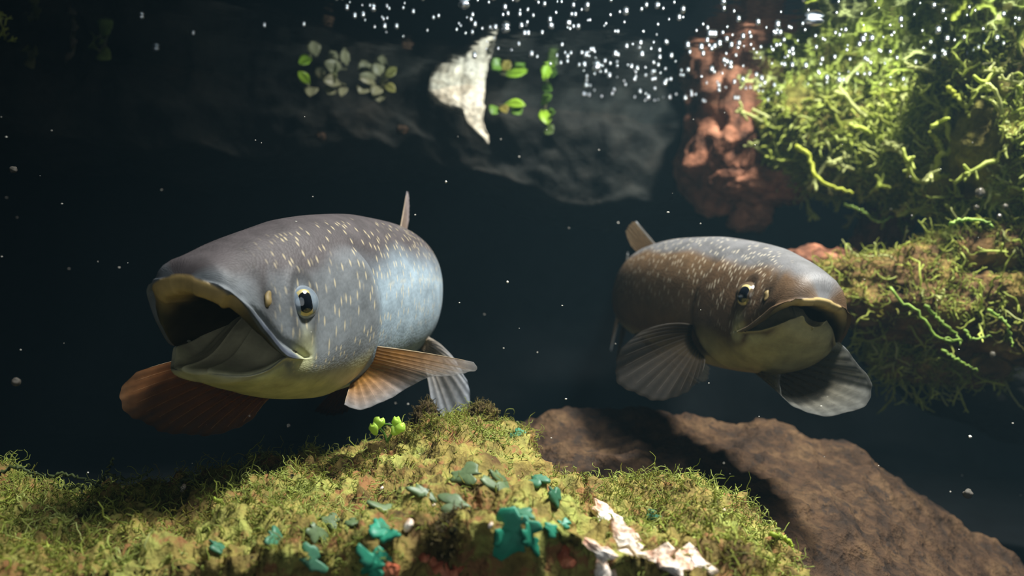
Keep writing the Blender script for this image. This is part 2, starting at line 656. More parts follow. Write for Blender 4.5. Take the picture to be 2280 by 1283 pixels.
class Fish:
    A_G = 0.150          # end of the head grid
    # distances behind the snout, metres
    AX = [0, .002, .006, .015, .03, .05, .066, .08, .10, .15, .20, .26, .33, .40, .47, .54, .60]
    TOP = [.009, .0145, .0190, .0230, .0300, .0375, .0425, .047, .053, .062, .067, .0675, .063, .052, .038, .028, .026]
    BOT = [-.010, -.012, -.015, -.023, -.035, -.047, -.0735, -.0775, -.081, -.083, -.080, -.073, -.064, -.052, -.036, -.026, -.025]
    MID = [.007, .0055, .002, -.009, -.027, -.043, -.045, -.044, -.038, -.020, -.008, -.004, -.002, 0, 0, 0, 0]
    WID = [.010, .0185, .0270, .0345, .0400, .0445, .0470, .0490, .0510, .0530, .0530, .0515, .0460, .0360, .0250, .0150, .0100]
    # lower jaw: distance behind the snout, rim height, underside height, half width
    JAW = dict(a=[.017, .021, .029, .040, .050], rim=[-.0545, -.0550, -.0555, -.0515, -.043],
               bot=[-.0565, -.0585, -.0615, -.0660, -.0695], wid=[.011, .0185, .0280, .0375, .0445])

    def __init__(s, M, bend, a_c=0.050, scale=1.0, pal=None, jaw=None, mid=None, top=None, lip=0.0125):
        s.M = M                    # 4x4 numpy: fish-local -> world
        s.Minv = np.linalg.inv(M)
        s.bend, s.a_c, s.k = bend, a_c, scale
        s.pal, s.lip = pal, lip
        if top:
            s.TOP = top + s.TOP[len(top):]
        if mid:
            s.MID = mid + s.MID[len(mid):]
        if jaw:
            s.JAW = jaw
        j = s.JAW
        s.a_j = j['a'][0]
        k = [i for i, a in enumerate(s.AX) if a > s.a_c + 0.01]
        s.LAX = j['a'] + [s.AX[i] for i in k]
        s.LMID = j['rim'] + [s.MID[i] for i in k]
        s.LBOT = j['bot'] + [s.BOT[i] for i in k]
        s.LWID = j['wid'] + [s.WID[i] for i in k]

    def section(s, a, th):
        """local straight-fish point; th 0 = back, pi/2 = mouth line, pi = belly (always the +y side)"""
        zt, zc, w = (spl(s.AX, q, a) for q in (s.TOP, s.MID, s.WID))
        lb, lm, lw = (spl(s.LAX, q, a) for q in (s.LBOT, s.LMID, s.LWID))
        n = 2 / 2.15
        c = np.cos(th)
        lo = c < -1e-9
        front = a < s.a_c
        lm = np.where(front, lm, zc)
        lw = np.where(front, lw, w)
        sn = np.abs(np.sin(th)) ** n
        y = np.where(lo, lw, w) * sn
        z = np.where(lo, lm - (lm - lb) * np.abs(c) ** n, zc + (zt - zc) * np.abs(c) ** n)
        return np.stack([-a, y, z], -1)

    def warp(s, p):
        """bend the spine sideways towards the tail and scale"""
        a = -p[..., 0]
        grid = np.linspace(-0.05, 0.85, 600)
        psi = np.radians(spl([q[0] for q in s.bend], [q[1] for q in s.bend], grid))
        dx = np.cumsum(np.cos(psi)) * (grid[1] - grid[0])
        dy = np.cumsum(np.sin(psi)) * (grid[1] - grid[0])
        dx += -0.05 - dx[0]
        dy -= np.interp(0, grid, dy)
        ax, ay, ps = np.interp(a, grid, dx), np.interp(a, grid, dy), np.interp(a, grid, psi)
        y = p[..., 1]
        q = np.stack([-(ax - y * np.sin(ps)) , ay + y * np.cos(ps), p[..., 2]], -1)
        return q * s.k

    def world(s, p):
        return p @ s.M[:3, :3].T + s.M[:3, 3]

    def surf(s, a, th_deg, side=1.0):
        """a world point and outward normal on the flank"""
        e = 1e-3
        th = math.radians(th_deg)
        f = lambda aa, tt: s.warp(s.section(np.array([aa]), np.array([tt])) * np.array([1, side, 1]))[0]
        p0 = f(a, th)
        n = np.cross(f(a + e, th) - p0, f(a, th + e * 10) - p0)
        n /= np.linalg.norm(n)
        c = s.warp(np.array([[-a, 0, float(spl(s.AX, s.MID, a))]]))[0]
        if n @ (p0 - c) < 0:
            n = -n
        return s.world(p0[None])[0], s.M[:3, :3] @ n, s.M[:3, :3] @ (f(a - e, th) - p0) / np.linalg.norm(f(a - e, th) - p0)

    def body(s, root, mat):
        NU = 44
        J = 4 * NU
        phi = np.arange(J) * 2 * np.pi / J
        side = np.where(np.sin(phi) >= 0, 1.0, -1.0)
        upper = np.cos(phi) > 1e-9
        lat = np.isclose(np.abs(np.sin(phi)), 1)
        ang = np.where(phi <= np.pi, phi, 2 * np.pi - phi)           # 0 back .. pi belly
        u = np.where(ang <= np.pi / 2 + 1e-9, ang, np.pi - ang) / (np.pi / 2)
        low = (ang > np.pi / 2 + 1e-9).astype(float)
        u1 = 0.12
        k_ = np.clip((u - u1) / (1 - u1), 0, 1) ** 1.35
        a0_ = np.where(low > 0, s.a_j, 0.0)
        a_rim = a0_ + (s.a_c - a0_) * k_
        thr = np.clip(u / u1, 0, 1) * np.pi / 2
        thr = np.where(low > 0, np.maximum(np.pi - thr, np.pi / 2 + 1e-4), thr)
        rings, A, T, TA = [], [], [], []
        # body, tail to gill
        NB = 130
        for a in np.linspace(0.60, s.A_G, NB, endpoint=False):
            rings.append(s.section(np.full(J, a), ang)); A.append(np.full(J, a)); T.append(np.full(J, 0.0)); TA.append(ang)
        NH = 96
        for t in np.linspace(0, 1, NH):
            a = s.A_G + (a_rim - s.A_G) * t
            th = ang + (thr - ang) * smooth(0.25, 1.0, np.array(t)) ** 1.5
            rings.append(s.section(a, th)); A.append(a); T.append(np.full(J, t)); TA.append(th)
        R = np.array(rings); A = np.array(A); T = np.array(T)
        R[..., 1] *= side
        n_out = len(R)
        # relief along the normal
        nrm = np.cross(np.roll(R, -1, 1) - np.roll(R, 1, 1), np.gradient(R, axis=0))
        nrm /= np.linalg.norm(nrm, axis=2)[..., None] + 1e-9
        cen = np.stack([-A, np.zeros_like(A), spl(s.AX, s.MID, A)], -1)
        sgn = np.sign(np.sum(nrm * (R - cen), 2))
        sgn[sgn == 0] = 1
        nrm *= sgn[..., None]
        TH = np.array(TA)
        edge = 0.162 - 0.030 * ((TH - math.radians(98)) / 1.0) ** 2      # gill-cover margin
        dedge = A - edge
        lateral = smooth(math.radians(38), math.radians(60), TH) * smooth(math.radians(172), math.radians(150), TH)
        gill = np.where(dedge < 0, smooth(-0.05, -0.004, dedge) * smooth(0.004, -0.002, dedge), smooth(0.004, -0.002, dedge)) * lateral
        disp = 0.0032 * gill - 0.0012 * smooth(0.014, 0.002, np.abs(dedge - 0.006)) * lateral
        # upper jaw bone: a rounded bar along the lip, groove behind it
        upm = (low == 0).astype(float)
        dist = (1 - T) * np.maximum(s.A_G - a_rim, 0.01)
        bar = smooth(0.020, 0.012, dist) * smooth(-0.004, 0.005, dist)
        groove = np.exp(-((dist - 0.021) / 0.0035) ** 2)
        sel = upm * smooth(0.10, 0.34, u) * (T > 0)
        disp += (0.0048 * bar - 0.0026 * groove) * sel
        # lower jaw bone
        disp += (0.0022 * np.exp(-((dist - 0.009) / 0.006) ** 2)) * (1 - upm) * (T > 0)
        # brow and orbit
        e_a, e_th = s.EYE
        de = np.sqrt((A - e_a) ** 2 + ((TH - math.radians(e_th)) * 0.040) ** 2)
        disp += 0.0016 * np.exp(-((de - 0.0115) / 0.004) ** 2) * (T > 0)
        # nostril hollow
        dn = np.sqrt((A - 0.036) ** 2 + ((TH - math.radians(66)) * 0.035) ** 2)
        disp -= 0.0018 * np.exp(-(dn / 0.0035) ** 2) * (T > 0)
        R = R + nrm * disp[..., None]
        # inside of the mouth: lip roll, then a cavity down to the throat
        rim = R[-1]
        ctr = rim.mean(0)
        thr_c = np.array([-0.112, 0.0, float(spl(s.AX, s.MID, 0.112)) + 0.012])
        inner = []
        lipw = np.where(low > 0, 0.0045, s.lip * (1 - 0.6 * smooth(0.35, 0.85, u)))
        d_in = np.stack([np.zeros(J), ctr[1] - rim[:, 1], (ctr[2] - 0.004) - rim[:, 2]], -1)
        d_in /= np.linalg.norm(d_in, axis=1)[:, None] + 1e-9
        fade = 1 - smooth(0.80, 1.0, u)
        for q in np.linspace(0.15, 1, 7):
            off = np.array([0.0018 * math.sin(q * math.pi) - 0.006 * q * q, 0, 0])
            inner.append(rim + (d_in * (lipw * math.sin(q * math.pi / 2) ** 1.3)[:, None] + off) * fade[:, None])
        last = inner[-1]
        lip_n = len(inner)
        NC = 22
        for q in np.linspace(0, 1, NC + 1)[1:]:
            sc_ = (1 - q ** 2.6)
            back = np.clip(q ** 0.75, 0, 1)
            ring = np.empty_like(last)
            ring[:, 0] = last[:, 0] * (1 - back) + thr_c[0] * back
            yz = last[:, 1:] - ctr[1:]
            mid = ctr[1:] * (1 - back) + thr_c[1:] * back
            shrink = 0.16 + 0.84 * sc_
            ring[:, 1:] = mid + yz * (shrink * (1 - 0.15 * back))
            # tongue: a low ridge on the floor
            fl = low * np.exp(-(ring[:, 1] / 0.012) ** 2) * smooth(0.10, 0.35, np.array(q)) * smooth(1.0, 0.6, np.array(q))
            ring[:, 2] += 0.0060 * fl + low * 0.020 * smooth(0.0, 0.55, np.array(q)) * smooth(1.15, 0.6, np.array(q)) * (1 - 0.6 * smooth(0.6, 1.0, u))
            inner.append(ring)
        I = np.array(inner)
        ALL = np.concatenate([R, I])
        nr = len(ALL)
        # colours by anatomy
        pal = s.pal
        thd = np.degrees(TH)
        back, mid, lowc = (np.array(pal[k]) for k in ('back', 'flank', 'belly'))
        wob = np.array([[noise.noise(Vector((A[i, j] * 22, thd[i, j] * .035, side[j] * 3 + 5))) for j in range(J)] for i in range(n_out)])
        tt = thd + 9 * wob
        th_b = tt + pal['hb'] * smooth(0.11, 0.05, A)
        k1 = smooth(pal['b0'], pal['b1'], th_b)[..., None]
        k2 = smooth(pal['f0'], pal['f1'], tt)[..., None]
        colr = back * (1 - k1) + mid * k1
        colr = colr * (1 - k2) + lowc * k2
        head = smooth(0.166, 0.152, dedge + 0.162)[..., None]
        hd = np.array(pal['head'])
        cheek = smooth(44, 62, th_b)[..., None] * (1 - k2)
        colr = colr * (1 - head * cheek * 0.88) + hd * (head * cheek * 0.88)
        # throat and lower cheeks go yellow-green
        yg = np.array(pal['throat'])
        ky = (smooth(102, 128, tt)[..., None] * head)
        colr = colr * (1 - ky) + yg * ky
        jawc = np.array(pal['jawbone'])
        kb = (bar * sel * 0.85 * smooth(0.25, 0.6, np.broadcast_to(u, A.shape)))[..., None]
        colr = colr * (1 - kb) + jawc * kb
        kl = ((1 - upm) * (T > 0) * smooth(0.022, 0.010, dist) * 0.7 * smooth(1.0, 0.85, u))[..., None]
        colr = colr * (1 - kl) + np.array(pal['lowlip']) * kl
        # pale blotch at the jaw angle, dark skin round nostril and eye
        db = np.minimum(np.sqrt((A - 0.068) ** 2 + ((TH - math.radians(94)) * 0.04) ** 2), np.sqrt((A - 0.044) ** 2 + ((TH - math.radians(112)) * 0.04) ** 2))
        kq = np.exp(-(db / 0.0105) ** 4)[..., None] * 0.75
        colr = colr * (1 - kq) + np.array(pal['blotch']) * kq
        kd = (np.exp(-(dn / 0.009) ** 2) * (T > 0) * 0.85)[..., None]
        colr = colr * (1 - kd) + np.array(pal['dark']) * kd
        ke = (np.exp(-((de - 0.0115) / 0.003) ** 2) * (T > 0) * 0.55)[..., None]
        colr = colr * (1 - ke) + np.array(pal['dark']) * ke
        # lateral line
        ll = pal['ll'] * np.exp(-((thd - 75) / 0.8) ** 2) * smooth(0.168, 0.18, A) * (0.5 + 0.5 * np.sign(np.sin(A * 1500)))
        colr = colr * (1 - 0.6 * ll[..., None]) + np.array(pal['spot']) * 0.6 * ll[..., None]
        kg = (np.exp(-((dedge - 0.003) / 0.0035) ** 2) * lateral * 0.45)[..., None]
        colr = colr * (1 - kg) + np.array(pal['dark']) * kg
        ci = np.zeros((len(I), J, 3))
        cream, gum_shade, floor = (np.array(pal[k]) for k in ('cream', 'gum_shade', 'floor'))  # dark inner tone carries the shade of the mouth roof and cheeks
        for i in range(len(I)):
            if i < lip_n:
                kc = (smooth(0.62, 0.30, u) * (1 - 0.5 * (i / lip_n) * smooth(0.2, 0.5, u)))[:, None]
                ci[i] = np.where(low[:, None] > 0, np.array(pal['lowlip']), cream * kc + (gum_shade * 1.3) * (1 - kc))
            else:
                q = (i - lip_n) / (len(I) - lip_n)
                cu = cream * (1 - min(1, q * 9)) + gum_shade * min(1, q * 9)
                cf = floor * (1 - q * q) + gum_shade * q * q
                kc = smooth(0.5, 0.25, u)[:, None]
                ci[i] = np.where(low[:, None] > 0, cf, cu * kc + gum_shade * (1 - kc))
        C = np.concatenate([colr.reshape(-1, 3), ci.reshape(-1, 3)])
        # fleck coordinates
        girth = np.radians(thd) * 0.055 * side
        grow = smooth(pal['s0'], pal['s0'] + 12, thd) * smooth(pal['s1'] + 22, pal['s1'], thd) * smooth(0.028, 0.07, A)
        grow = grow * (1 - ke[..., 0]) * np.where((bar * sel) > 0.2, 0, 1)
        SV = np.stack([A, girth, grow], -1).reshape(-1, 3)
        SV = np.concatenate([SV, np.zeros((len(I) * J, 3))])
        V = s.world(s.warp(ALL.reshape(-1, 3)))
        F = [tuple(x) for x in grid_faces(nr, J, True).tolist()]
        F.append(tuple(range(J - 1, -1, -1)))
        F.append(tuple((nr - 1) * J + k for k in range(J)))
        o = mesh_obj('body', V, F, mat, root, inv=s.root_inv)
        set_color(o, C)
        set_vec(o, SV, 'suv')
        return o

    def start(s, name, anchor_a=0.2):
        loc = s.world(s.warp(np.array([[-anchor_a, 0, 0]])))[0]
        root = empty(name, loc)
        s.root_inv = np.eye(4)
        s.root_inv[:3, 3] = -loc
        return root

    def eye(s, root, side, r=0.0130, look=(0, 0, 0)):
        p, n, fw = s.surf(s.EYE[0], s.EYE[1], side)
        n = n + np.array(look)
        n /= np.linalg.norm(n)
        up = np.cross(n, fw); up /= np.linalg.norm(up)
        fw = np.cross(up, n)
        r = r * s.k
        c = p - n * r * 0.45
        B = np.stack([fw, up, n], 1)

        def cap(r_, h0, h1, nr=14, ns=40, sx=1.0, sy=1.0):
            # spherical zone from polar angle h0 to h1 about the outward axis
            v = []
            for q in np.linspace(h0, h1, nr):
                for k in range(ns):
                    b = 2 * math.pi * k / ns
                    v.append(((math.sin(q) * math.cos(b) * sx, math.sin(q) * math.sin(b) * sy, math.cos(q))))
            v = np.array(v) * r_
            return c + v @ B.T, [tuple(x) for x in grid_faces(nr, ns, True).tolist()]
        v, f = cap(r, 0.0, 2.2, 20)
        e = mesh_obj('eye', v, f, MAT[s.pal['eyemat']], root, inv=s.root_inv)
        v, f = cap(r * 1.02, 0.50, 0.78, 8, sx=0.85)
        mesh_obj('iris', v, f, MAT['iris'], e, inv=s.root_inv)
        v, f = cap(r * 1.03, 0.0, 0.58, 8, sx=0.80)
        mesh_obj('pupil', v, f, MAT['pupil'], e, inv=s.root_inv)
        return e

    def nostril(s, root, side):
        p, n, fw = s.surf(0.036, 66, side)
        up = np.cross(n, fw)
        bm = bmesh.new()
        bmesh.ops.create_icosphere(bm, subdivisions=3, radius=1)
        v = np.array([x.co[:] for x in bm.verts])
        f = [tuple(q.index for q in x.verts) for x in bm.faces]
        bm.free()
        v[:, 2] += 0.25 * np.sin(v[:, 1] * 4)
        w = p + s.k * (v[:, :1] * fw * 0.0028 + v[:, 1:2] * up * 0.0060 + v[:, 2:] * n * 0.0018)
        mesh_obj('nostril', w, f, MAT['nostril'], root, inv=s.root_inv)


def fin(fish, root, name, base, tips, mat, ray_mat, n_rays=13, bow=(0, 0, 0), c_in=(.3, .2, .1), c_out=(.3, .3, .3),
        a_in=1.0, a_out=0.6, thick=0.0007, ripple=0.0003, ray_r=0.0007, rays=True, split=0.55, edge=None):
    """a fan of membrane between a base line and a line of tips (world points), with a child per ray"""
    nu, nv = 168, 24
    b = curve_pts(base, nu)
    tp = curve_pts(tips, nu)
    bow = np.array(bow)
    uu = np.linspace(0, 1, nu)
    v = np.linspace(0, 1, nv)
    nfan = n_rays * 2 * math.pi
    tt = tp.copy()
    axis = tt - b
    sc = 1 + 0.004 * np.cos(uu * nfan) + 0.010 * np.sin(uu * 31)
    pts = b[:, None] + (axis * sc[:, None])[:, None] * v[None, :, None] + bow * (4 * v * (1 - v))[None, :, None]
    d_u, d_v = np.gradient(pts, axis=0), np.gradient(pts, axis=1)
    nr = np.cross(d_u, d_v)
    nr /= np.linalg.norm(nr, axis=2)[..., None] + 1e-12
    pts = pts + nr * (ripple * np.cos(uu * nfan)[:, None] * v[None])[..., None]
    th = thick * (1 - 0.7 * v)
    top = pts + nr * th[None, :, None]
    bot = pts - nr * th[None, :, None]
    n = nu * nv
    f1 = grid_faces(nu, nv)
    F = f1.tolist() + (f1[:, ::-1] + n).tolist()
    ring = [i * nv for i in range(nu)] + [(nu - 1) * nv + j for j in range(1, nv)] + \
           [i * nv + nv - 1 for i in range(nu - 2, -1, -1)] + [j for j in range(nv - 2, 0, -1)]
    for k in range(len(ring)):
        a_, b_ = ring[k], ring[(k + 1) % len(ring)]
        F.append((b_, a_, a_ + n, b_ + n))
    o = mesh_obj(name, np.concatenate([top.reshape(-1, 3), bot.reshape(-1, 3)]), [tuple(x) for x in F], mat, root, inv=fish.root_inv)
    kk = (v ** 1.7)[None, :, None] * np.ones((nu, 1, 1))
    col = np.array(c_in) * (1 - kk) + np.array(c_out) * kk
    al = a_in * (1 - v) + a_out * v
    al = al[None] * (0.80 + 0.20 * np.cos(uu * nfan)[:, None])
    if edge is not None:
        eu = np.minimum(uu, 1 - uu) if name == 'tail_fin' else uu
        ke = (smooth(0.08, 0.0, eu)[:, None] * np.ones(nv))[..., None]
        col = col * (1 - ke) + np.array(edge) * ke
        al = al * (1 - ke[..., 0]) + ke[..., 0]
    c4 = np.concatenate([col, np.clip(al, 0, 1)[..., None]], -1).reshape(-1, 4)
    set_color(o, np.concatenate([c4, c4]))
    if rays:
        for k in range(n_rays + 1):
            iu = min(nu - 1, int(round(k / n_rays * (nu - 1))))
            line = pts[iu, :int(nv * 0.93)]
            m = len(line)
            tv, tf = tube(line, ray_r * (1 - 0.8 * np.linspace(0, 1, m)), 5)
            mesh_obj('fin_ray', tv, tf, ray_mat, o, inv=fish.root_inv)
    return o


def loc_pts(F, rows):
    """fish-local (distance behind snout, sideways, up) rows -> world points"""
    r = np.array(rows, float)
    return F.world(F.warp(np.stack([-r[:, 0], r[:, 1], r[:, 2]], -1)))


def pose(loc, yaw, pitch, roll):
    """local +x is the snout; yaw turns it about z, pitch > 0 lifts the snout"""
    m = (Matrix.Translation(Vector(loc)) @ Matrix.Rotation(math.radians(yaw), 4, 'Z')
         @ Matrix.Rotation(-math.radians(pitch), 4, 'Y') @ Matrix.Rotation(math.radians(roll), 4, 'X'))
    return np.array(m)


Fish.EYE = (0.068, 66)
MAT = {}
MAT['pupil'] = simple('fish_pupil', (0.004, 0.005, 0.008), 0.08, 0.6, 1.0)
MAT['iris'] = simple('fish_iris', lin(205, 190, 130), 0.25, 0.5, 1.0, 0.35)
MAT['eye_silver'] = simple('fish_eye_silver', lin(125, 138, 150), 0.25, 0.5, 1.0, 0.2)
MAT['eye_bronze'] = simple('fish_eye_bronze', lin(95, 80, 62), 0.2, 0.5, 1.0, 0.3)
MAT['nostril'] = simple('fish_nostril', lin(118, 102, 64), 0.6, 0.3, 0.0)

PAL_A = dict(back=lin(70, 65, 66), flank=lin(138, 155, 166), belly=lin(176, 178, 158), head=lin(98, 101, 103),
             throat=lin(168, 166, 124), jawbone=lin(70, 77, 92), lowlip=lin(180, 176, 138), blotch=lin(196, 198, 150),
             dark=lin(34, 30, 29), spot=lin(205, 190, 150), cream=lin(188, 160, 100), gum_shade=lin(46, 42, 28), floor=lin(158, 152, 122),
             b0=46, b1=76, f0=140, f1=165, s0=14, s1=96, eyemat='eye_silver', ll=0.8, hb=0)
PAL_B = dict(back=lin(92, 92, 93), flank=lin(96, 76, 54), belly=lin(160, 152, 112), head=lin(78, 60, 42),
             throat=lin(160, 154, 110), jawbone=lin(84, 72, 54), lowlip=lin(176, 168, 126), blotch=lin(176, 174, 132),
             dark=lin(34, 28, 22), spot=lin(215, 205, 180), cream=lin(190, 166, 112), gum_shade=lin(60, 54, 36), floor=lin(140, 132, 104),
             b0=42, b1=56, f0=128, f1=158, s0=8, s1=84, eyemat='eye_bronze', ll=0.12, hb=14)  # sharp back-flank boundary: countershading plus the flank's shade put into colour

# ---- the two fish
def median_fins(F, root, m, ray, c_in, c_out, edge, dorsal_lean=0.0, o=0.0, ch=1.0, hz=.106):
    z = lambda a: float(spl(F.AX, F.TOP, a)) - 0.006
    zb = lambda a: float(spl(F.AX, F.BOT, a)) + 0.006
    k = dict(c_in=c_in, c_out=c_out, edge=edge)
    d = dorsal_lean
    fin(F, root, 'dorsal_fin', loc_pts(F, [(.315 + q * ch + o, 0, z(.315 + q * ch + o)) for q in (-.03, 0, .03)]),
        loc_pts(F, [(.335 - .023 * ch + o, d, hz), (.335 + o, d, hz), (.335 + .023 * ch + o, d, hz - .010), (.335 + .035 * ch + o, d * .6, hz - .026)]), m, ray, 9, **k, a_out=.9)
    fin(F, root, 'adipose_fin', loc_pts(F, [(.480, 0, z(.48)), (.503, 0, z(.503))]),
        loc_pts(F, [(.515, 0, .058), (.524, 0, .050)]), m, ray, 4, **k, rays=False, a_out=1)
    fin(F, root, 'anal_fin', loc_pts(F, [(.440, 0, zb(.44)), (.505, 0, zb(.505))]),
        loc_pts(F, [(.490, 0, -.100), (.510, 0, -.092), (.528, 0, -.058)]), m, ray, 9, **k, a_out=.9)
    fin(F, root, 'tail_fin', loc_pts(F, [(.590, 0, .024), (.602, 0, 0), (.590, 0, -.024)]),
        loc_pts(F, [(.685, 0, .088), (.700, 0, .068), (.682, 0, .030), (.672, 0, 0), (.682, 0, -.030), (.700, 0, -.068), (.685, 0, -.088)]),
        m, ray, 16, **k, a_out=.9)


def make_fish_a():
    F = Fish(pose(P(405, 640, 0.50), -109, 0, 0), [(0, 0), (.15, 0), (.3, -11), (.6, -54), (.9, -68)], pal=PAL_A)
    root = F.start('grey_fish')
    tag(root, 'pale grey-blue speckled fish with wide open mouth and orange-brown fins', 'fish')
    F.body(root, fish_material('fish_skin_pale', *[PAL_A[k] for k in ('back', 'flank', 'belly', 'spot')], 0.48))
    for sd in (1, -1):
        F.eye(root, sd, look=(0, -.75, -.05))
        F.nostril(root, sd)
    m = fin_material('fin_membrane_orange', None, None, 0.92)
    ray = simple('fin_ray_tan', lin(170, 150, 120), 0.5)
    org, org2, gry = lin(185, 120, 55), lin(140, 85, 38), lin(165, 165, 168)
    s1 = [F.surf(.168, 112, 1)[0], F.surf(.172, 128, 1)[0], F.surf(.165, 148, 1)[0]]
    fin(F, root, 'pectoral_fin', s1, [P(1054, 806, .61), P(1058, 824, .615), P(1010, 836, .63), P(950, 842, .64), P(905, 866, .63), P(850, 896, .61), P(800, 912, .595), P(766, 902, .585)],
        m, ray, 13, bow=(0, 0, .001), c_in=lin(172, 122, 50), c_out=lin(158, 158, 160), a_out=.60)
    s2 = [F.surf(.160, 118, -1)[0], F.surf(.168, 140, -1)[0], F.surf(.165, 162, -1)[0]]
    fin(F, root, 'pectoral_fin', s2, [P(305, 828, .60), P(264, 880, .59), P(292, 925, .58), P(370, 962, .57), P(470, 968, .565), P(545, 945, .57), P(582, 905, .58), P(575, 882, .59)],
        m, ray, 14, bow=(0, -.01, .004), c_in=lin(182, 106, 42), c_out=lin(124, 90, 58), a_out=.5)
    s3 = [F.surf(.300, 128, 1)[0], F.surf(.325, 145, 1)[0]]
    fin(F, root, 'pelvic_fin', s3, [P(962, 772, .80), P(1010, 800, .78), P(1044, 862, .76), P(1042, 905, .75), P(1008, 936, .75), P(962, 905, .76)],
        m, ray, 11, bow=(0, 0, .006), c_in=lin(150, 140, 125), c_out=lin(150, 158, 168), a_out=.75)
    s4 = [F.surf(.300, 155, -1)[0], F.surf(.325, 165, -1)[0]]
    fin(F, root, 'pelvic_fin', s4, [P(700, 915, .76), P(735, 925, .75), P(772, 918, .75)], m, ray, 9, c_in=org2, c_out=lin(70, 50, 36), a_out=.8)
    median_fins(F, root, m, ray, lin(130, 112, 100), lin(175, 165, 165), lin(185, 180, 185), o=0.02, ch=0.45)
    return F, root


def make_fish_b():
    F = Fish(pose(P(1834, 658, 0.67), -82, 2, -7), [(0, 0), (.06, 0), (.16, -18), (.28, -12), (.45, 9), (.6, 12), (.9, 12)], scale=0.91, pal=PAL_B, lip=0.008,
             mid=[-.004, -.0055, -.0095, -.018, -.032], top=[-.002, .0065, .0150],
             jaw=dict(a=[.010, .016, .026, .038, .050], rim=[-.021, -.0265, -.0350, -.0410, -.043],
                      bot=[-.029, -.0365, -.0470, -.0570, -.0645], wid=[.012, .0200, .0300, .0390, .0445]))
    root = F.start('brown_fish')
    tag(root, 'brown speckled fish with nearly closed mouth and white-edged fins', 'fish')
    F.body(root, fish_material('fish_skin_brown', *[PAL_B[k] for k in ('back', 'flank', 'belly', 'spot')], 0.48))
    for sd in (1, -1):
        F.eye(root, sd, r=.0148, look=(0, -.55, -.2))
        F.nostril(root, sd)
    m = fin_material('fin_membrane_brown', None, None, 0.92)
    ray = simple('fin_ray_brown', lin(66, 56, 40), 0.5)
    c1, c2, wh = lin(112, 100, 68), lin(112, 114, 110), lin(215, 220, 222)
    b1 = [F.surf(.150, 122, 1)[0], F.surf(.155, 140, 1)[0], F.surf(.150, 158, 1)[0]]
    fin(F, root, 'pectoral_fin', b1, [P(1868, 762, .70), P(1912, 812, .68), P(1943, 868, .66), P(1915, 908, .65), P(1850, 926, .65), P(1785, 914, .66), P(1742, 882, .67), P(1736, 835, .68)],
        m, ray, 13, bow=(0, -.006, 0), c_in=c1, c_out=c2, a_out=.66, edge=wh)
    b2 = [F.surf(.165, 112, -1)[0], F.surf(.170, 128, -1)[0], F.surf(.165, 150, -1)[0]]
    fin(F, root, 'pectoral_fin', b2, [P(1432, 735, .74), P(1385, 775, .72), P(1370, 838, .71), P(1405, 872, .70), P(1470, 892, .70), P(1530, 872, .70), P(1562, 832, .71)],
        m, simple('fin_ray_shaded', lin(34, 28, 19), .6), 14, bow=(0, -.008, .004), c_in=lin(40, 32, 20), c_out=lin(36, 32, 25), a_in=.85, a_out=.42)  # body's shade on this fin is put into its dark membrane and rays
    b3 = [F.surf(.300, 145, -1)[0], F.surf(.325, 155, -1)[0]]
    fin(F, root, 'pelvic_fin', b3, [P(1556, 852, .86), P(1540, 856, .86), P(1525, 840, .87)], m, ray, 8, c_in=c1, c_out=c2, a_out=.8, edge=wh)
    b4 = [F.surf(.300, 150, 1)[0], F.surf(.325, 160, 1)[0]]
    fin(F, root, 'pelvic_fin', b4, [P(1580, 818, .86), P(1574, 846, .86), P(1560, 850, .87)], m, ray, 8, c_in=c1, c_out=wh, a_out=.8, edge=wh)
    median_fins(F, root, m, ray, lin(122, 100, 72), lin(140, 122, 96), wh, dorsal_lean=-.03, o=0.05, hz=.092)
    return F, root


FA, RA = make_fish_a()
FB, RB = make_fish_b()


# --- foreground bank, moss-grown
bank = ridge_rock('mossy_rock',
                  [(-160, 1085, .60), (100, 1078, .60), (250, 1092, .60), (400, 1090, .61), (600, 1046, .64), (720, 1030, .66), (800, 1004, .68),
                   (870, 968, .70), (930, 948, .70), (1050, 945, .70), (1120, 935, .70), (1180, 985, .68), (1240, 1066, .64), (1300, 1088, .60),
                   (1380, 1060, .58), (1480, 1074, .57), (1570, 1064, .56), (1630, 1122, .55), (1700, 1180, .53), (1760, 1245, .51), (1830, 1330, .50)],
                  [(-160, 1300), (300, 1275), (600, 1225), (760, 1235), (900, 1195), (1000, 1190), (1090, 1165), (1250, 1175), (1330, 1215), (1500, 1265), (1830, 1420)],
                  0.425, M_OLIVE, 0.019, 17, 1, sub_noise=0.55, flat=0.85)
tag(bank, 'green moss-grown rock bank across the bottom of the picture', 'rock')

boulder = ridge_rock('brown_boulder',
                     [(1060, 985, 1.0), (1150, 945, .98), (1240, 924, .97), (1400, 928, .96), (1560, 930, .95), (1700, 934, .94), (1780, 962, .93), (1860, 985, .93),
                      (1950, 1030, .92), (2050, 1092, .92), (2130, 1165, .91), (2200, 1220, .90), (2330, 1310, .88)],
                     [(1060, 1300), (1500, 1330), (2330, 1560)], 0.60, M_BOULDER, 0.018, 10, 5, sub_noise=0.3, flat=0.62, cliff=0.1)
tag(boulder, 'smooth red-brown boulder below the brown fish', 'rock')

OLIVE = [lin(84, 70, 34), lin(122, 112, 50), lin(150, 142, 62), lin(128, 138, 52), lin(158, 172, 78), lin(176, 186, 104)]
YELLOW = [lin(104, 104, 50), lin(146, 154, 64), lin(176, 188, 82), lin(192, 204, 102), lin(206, 212, 138)]


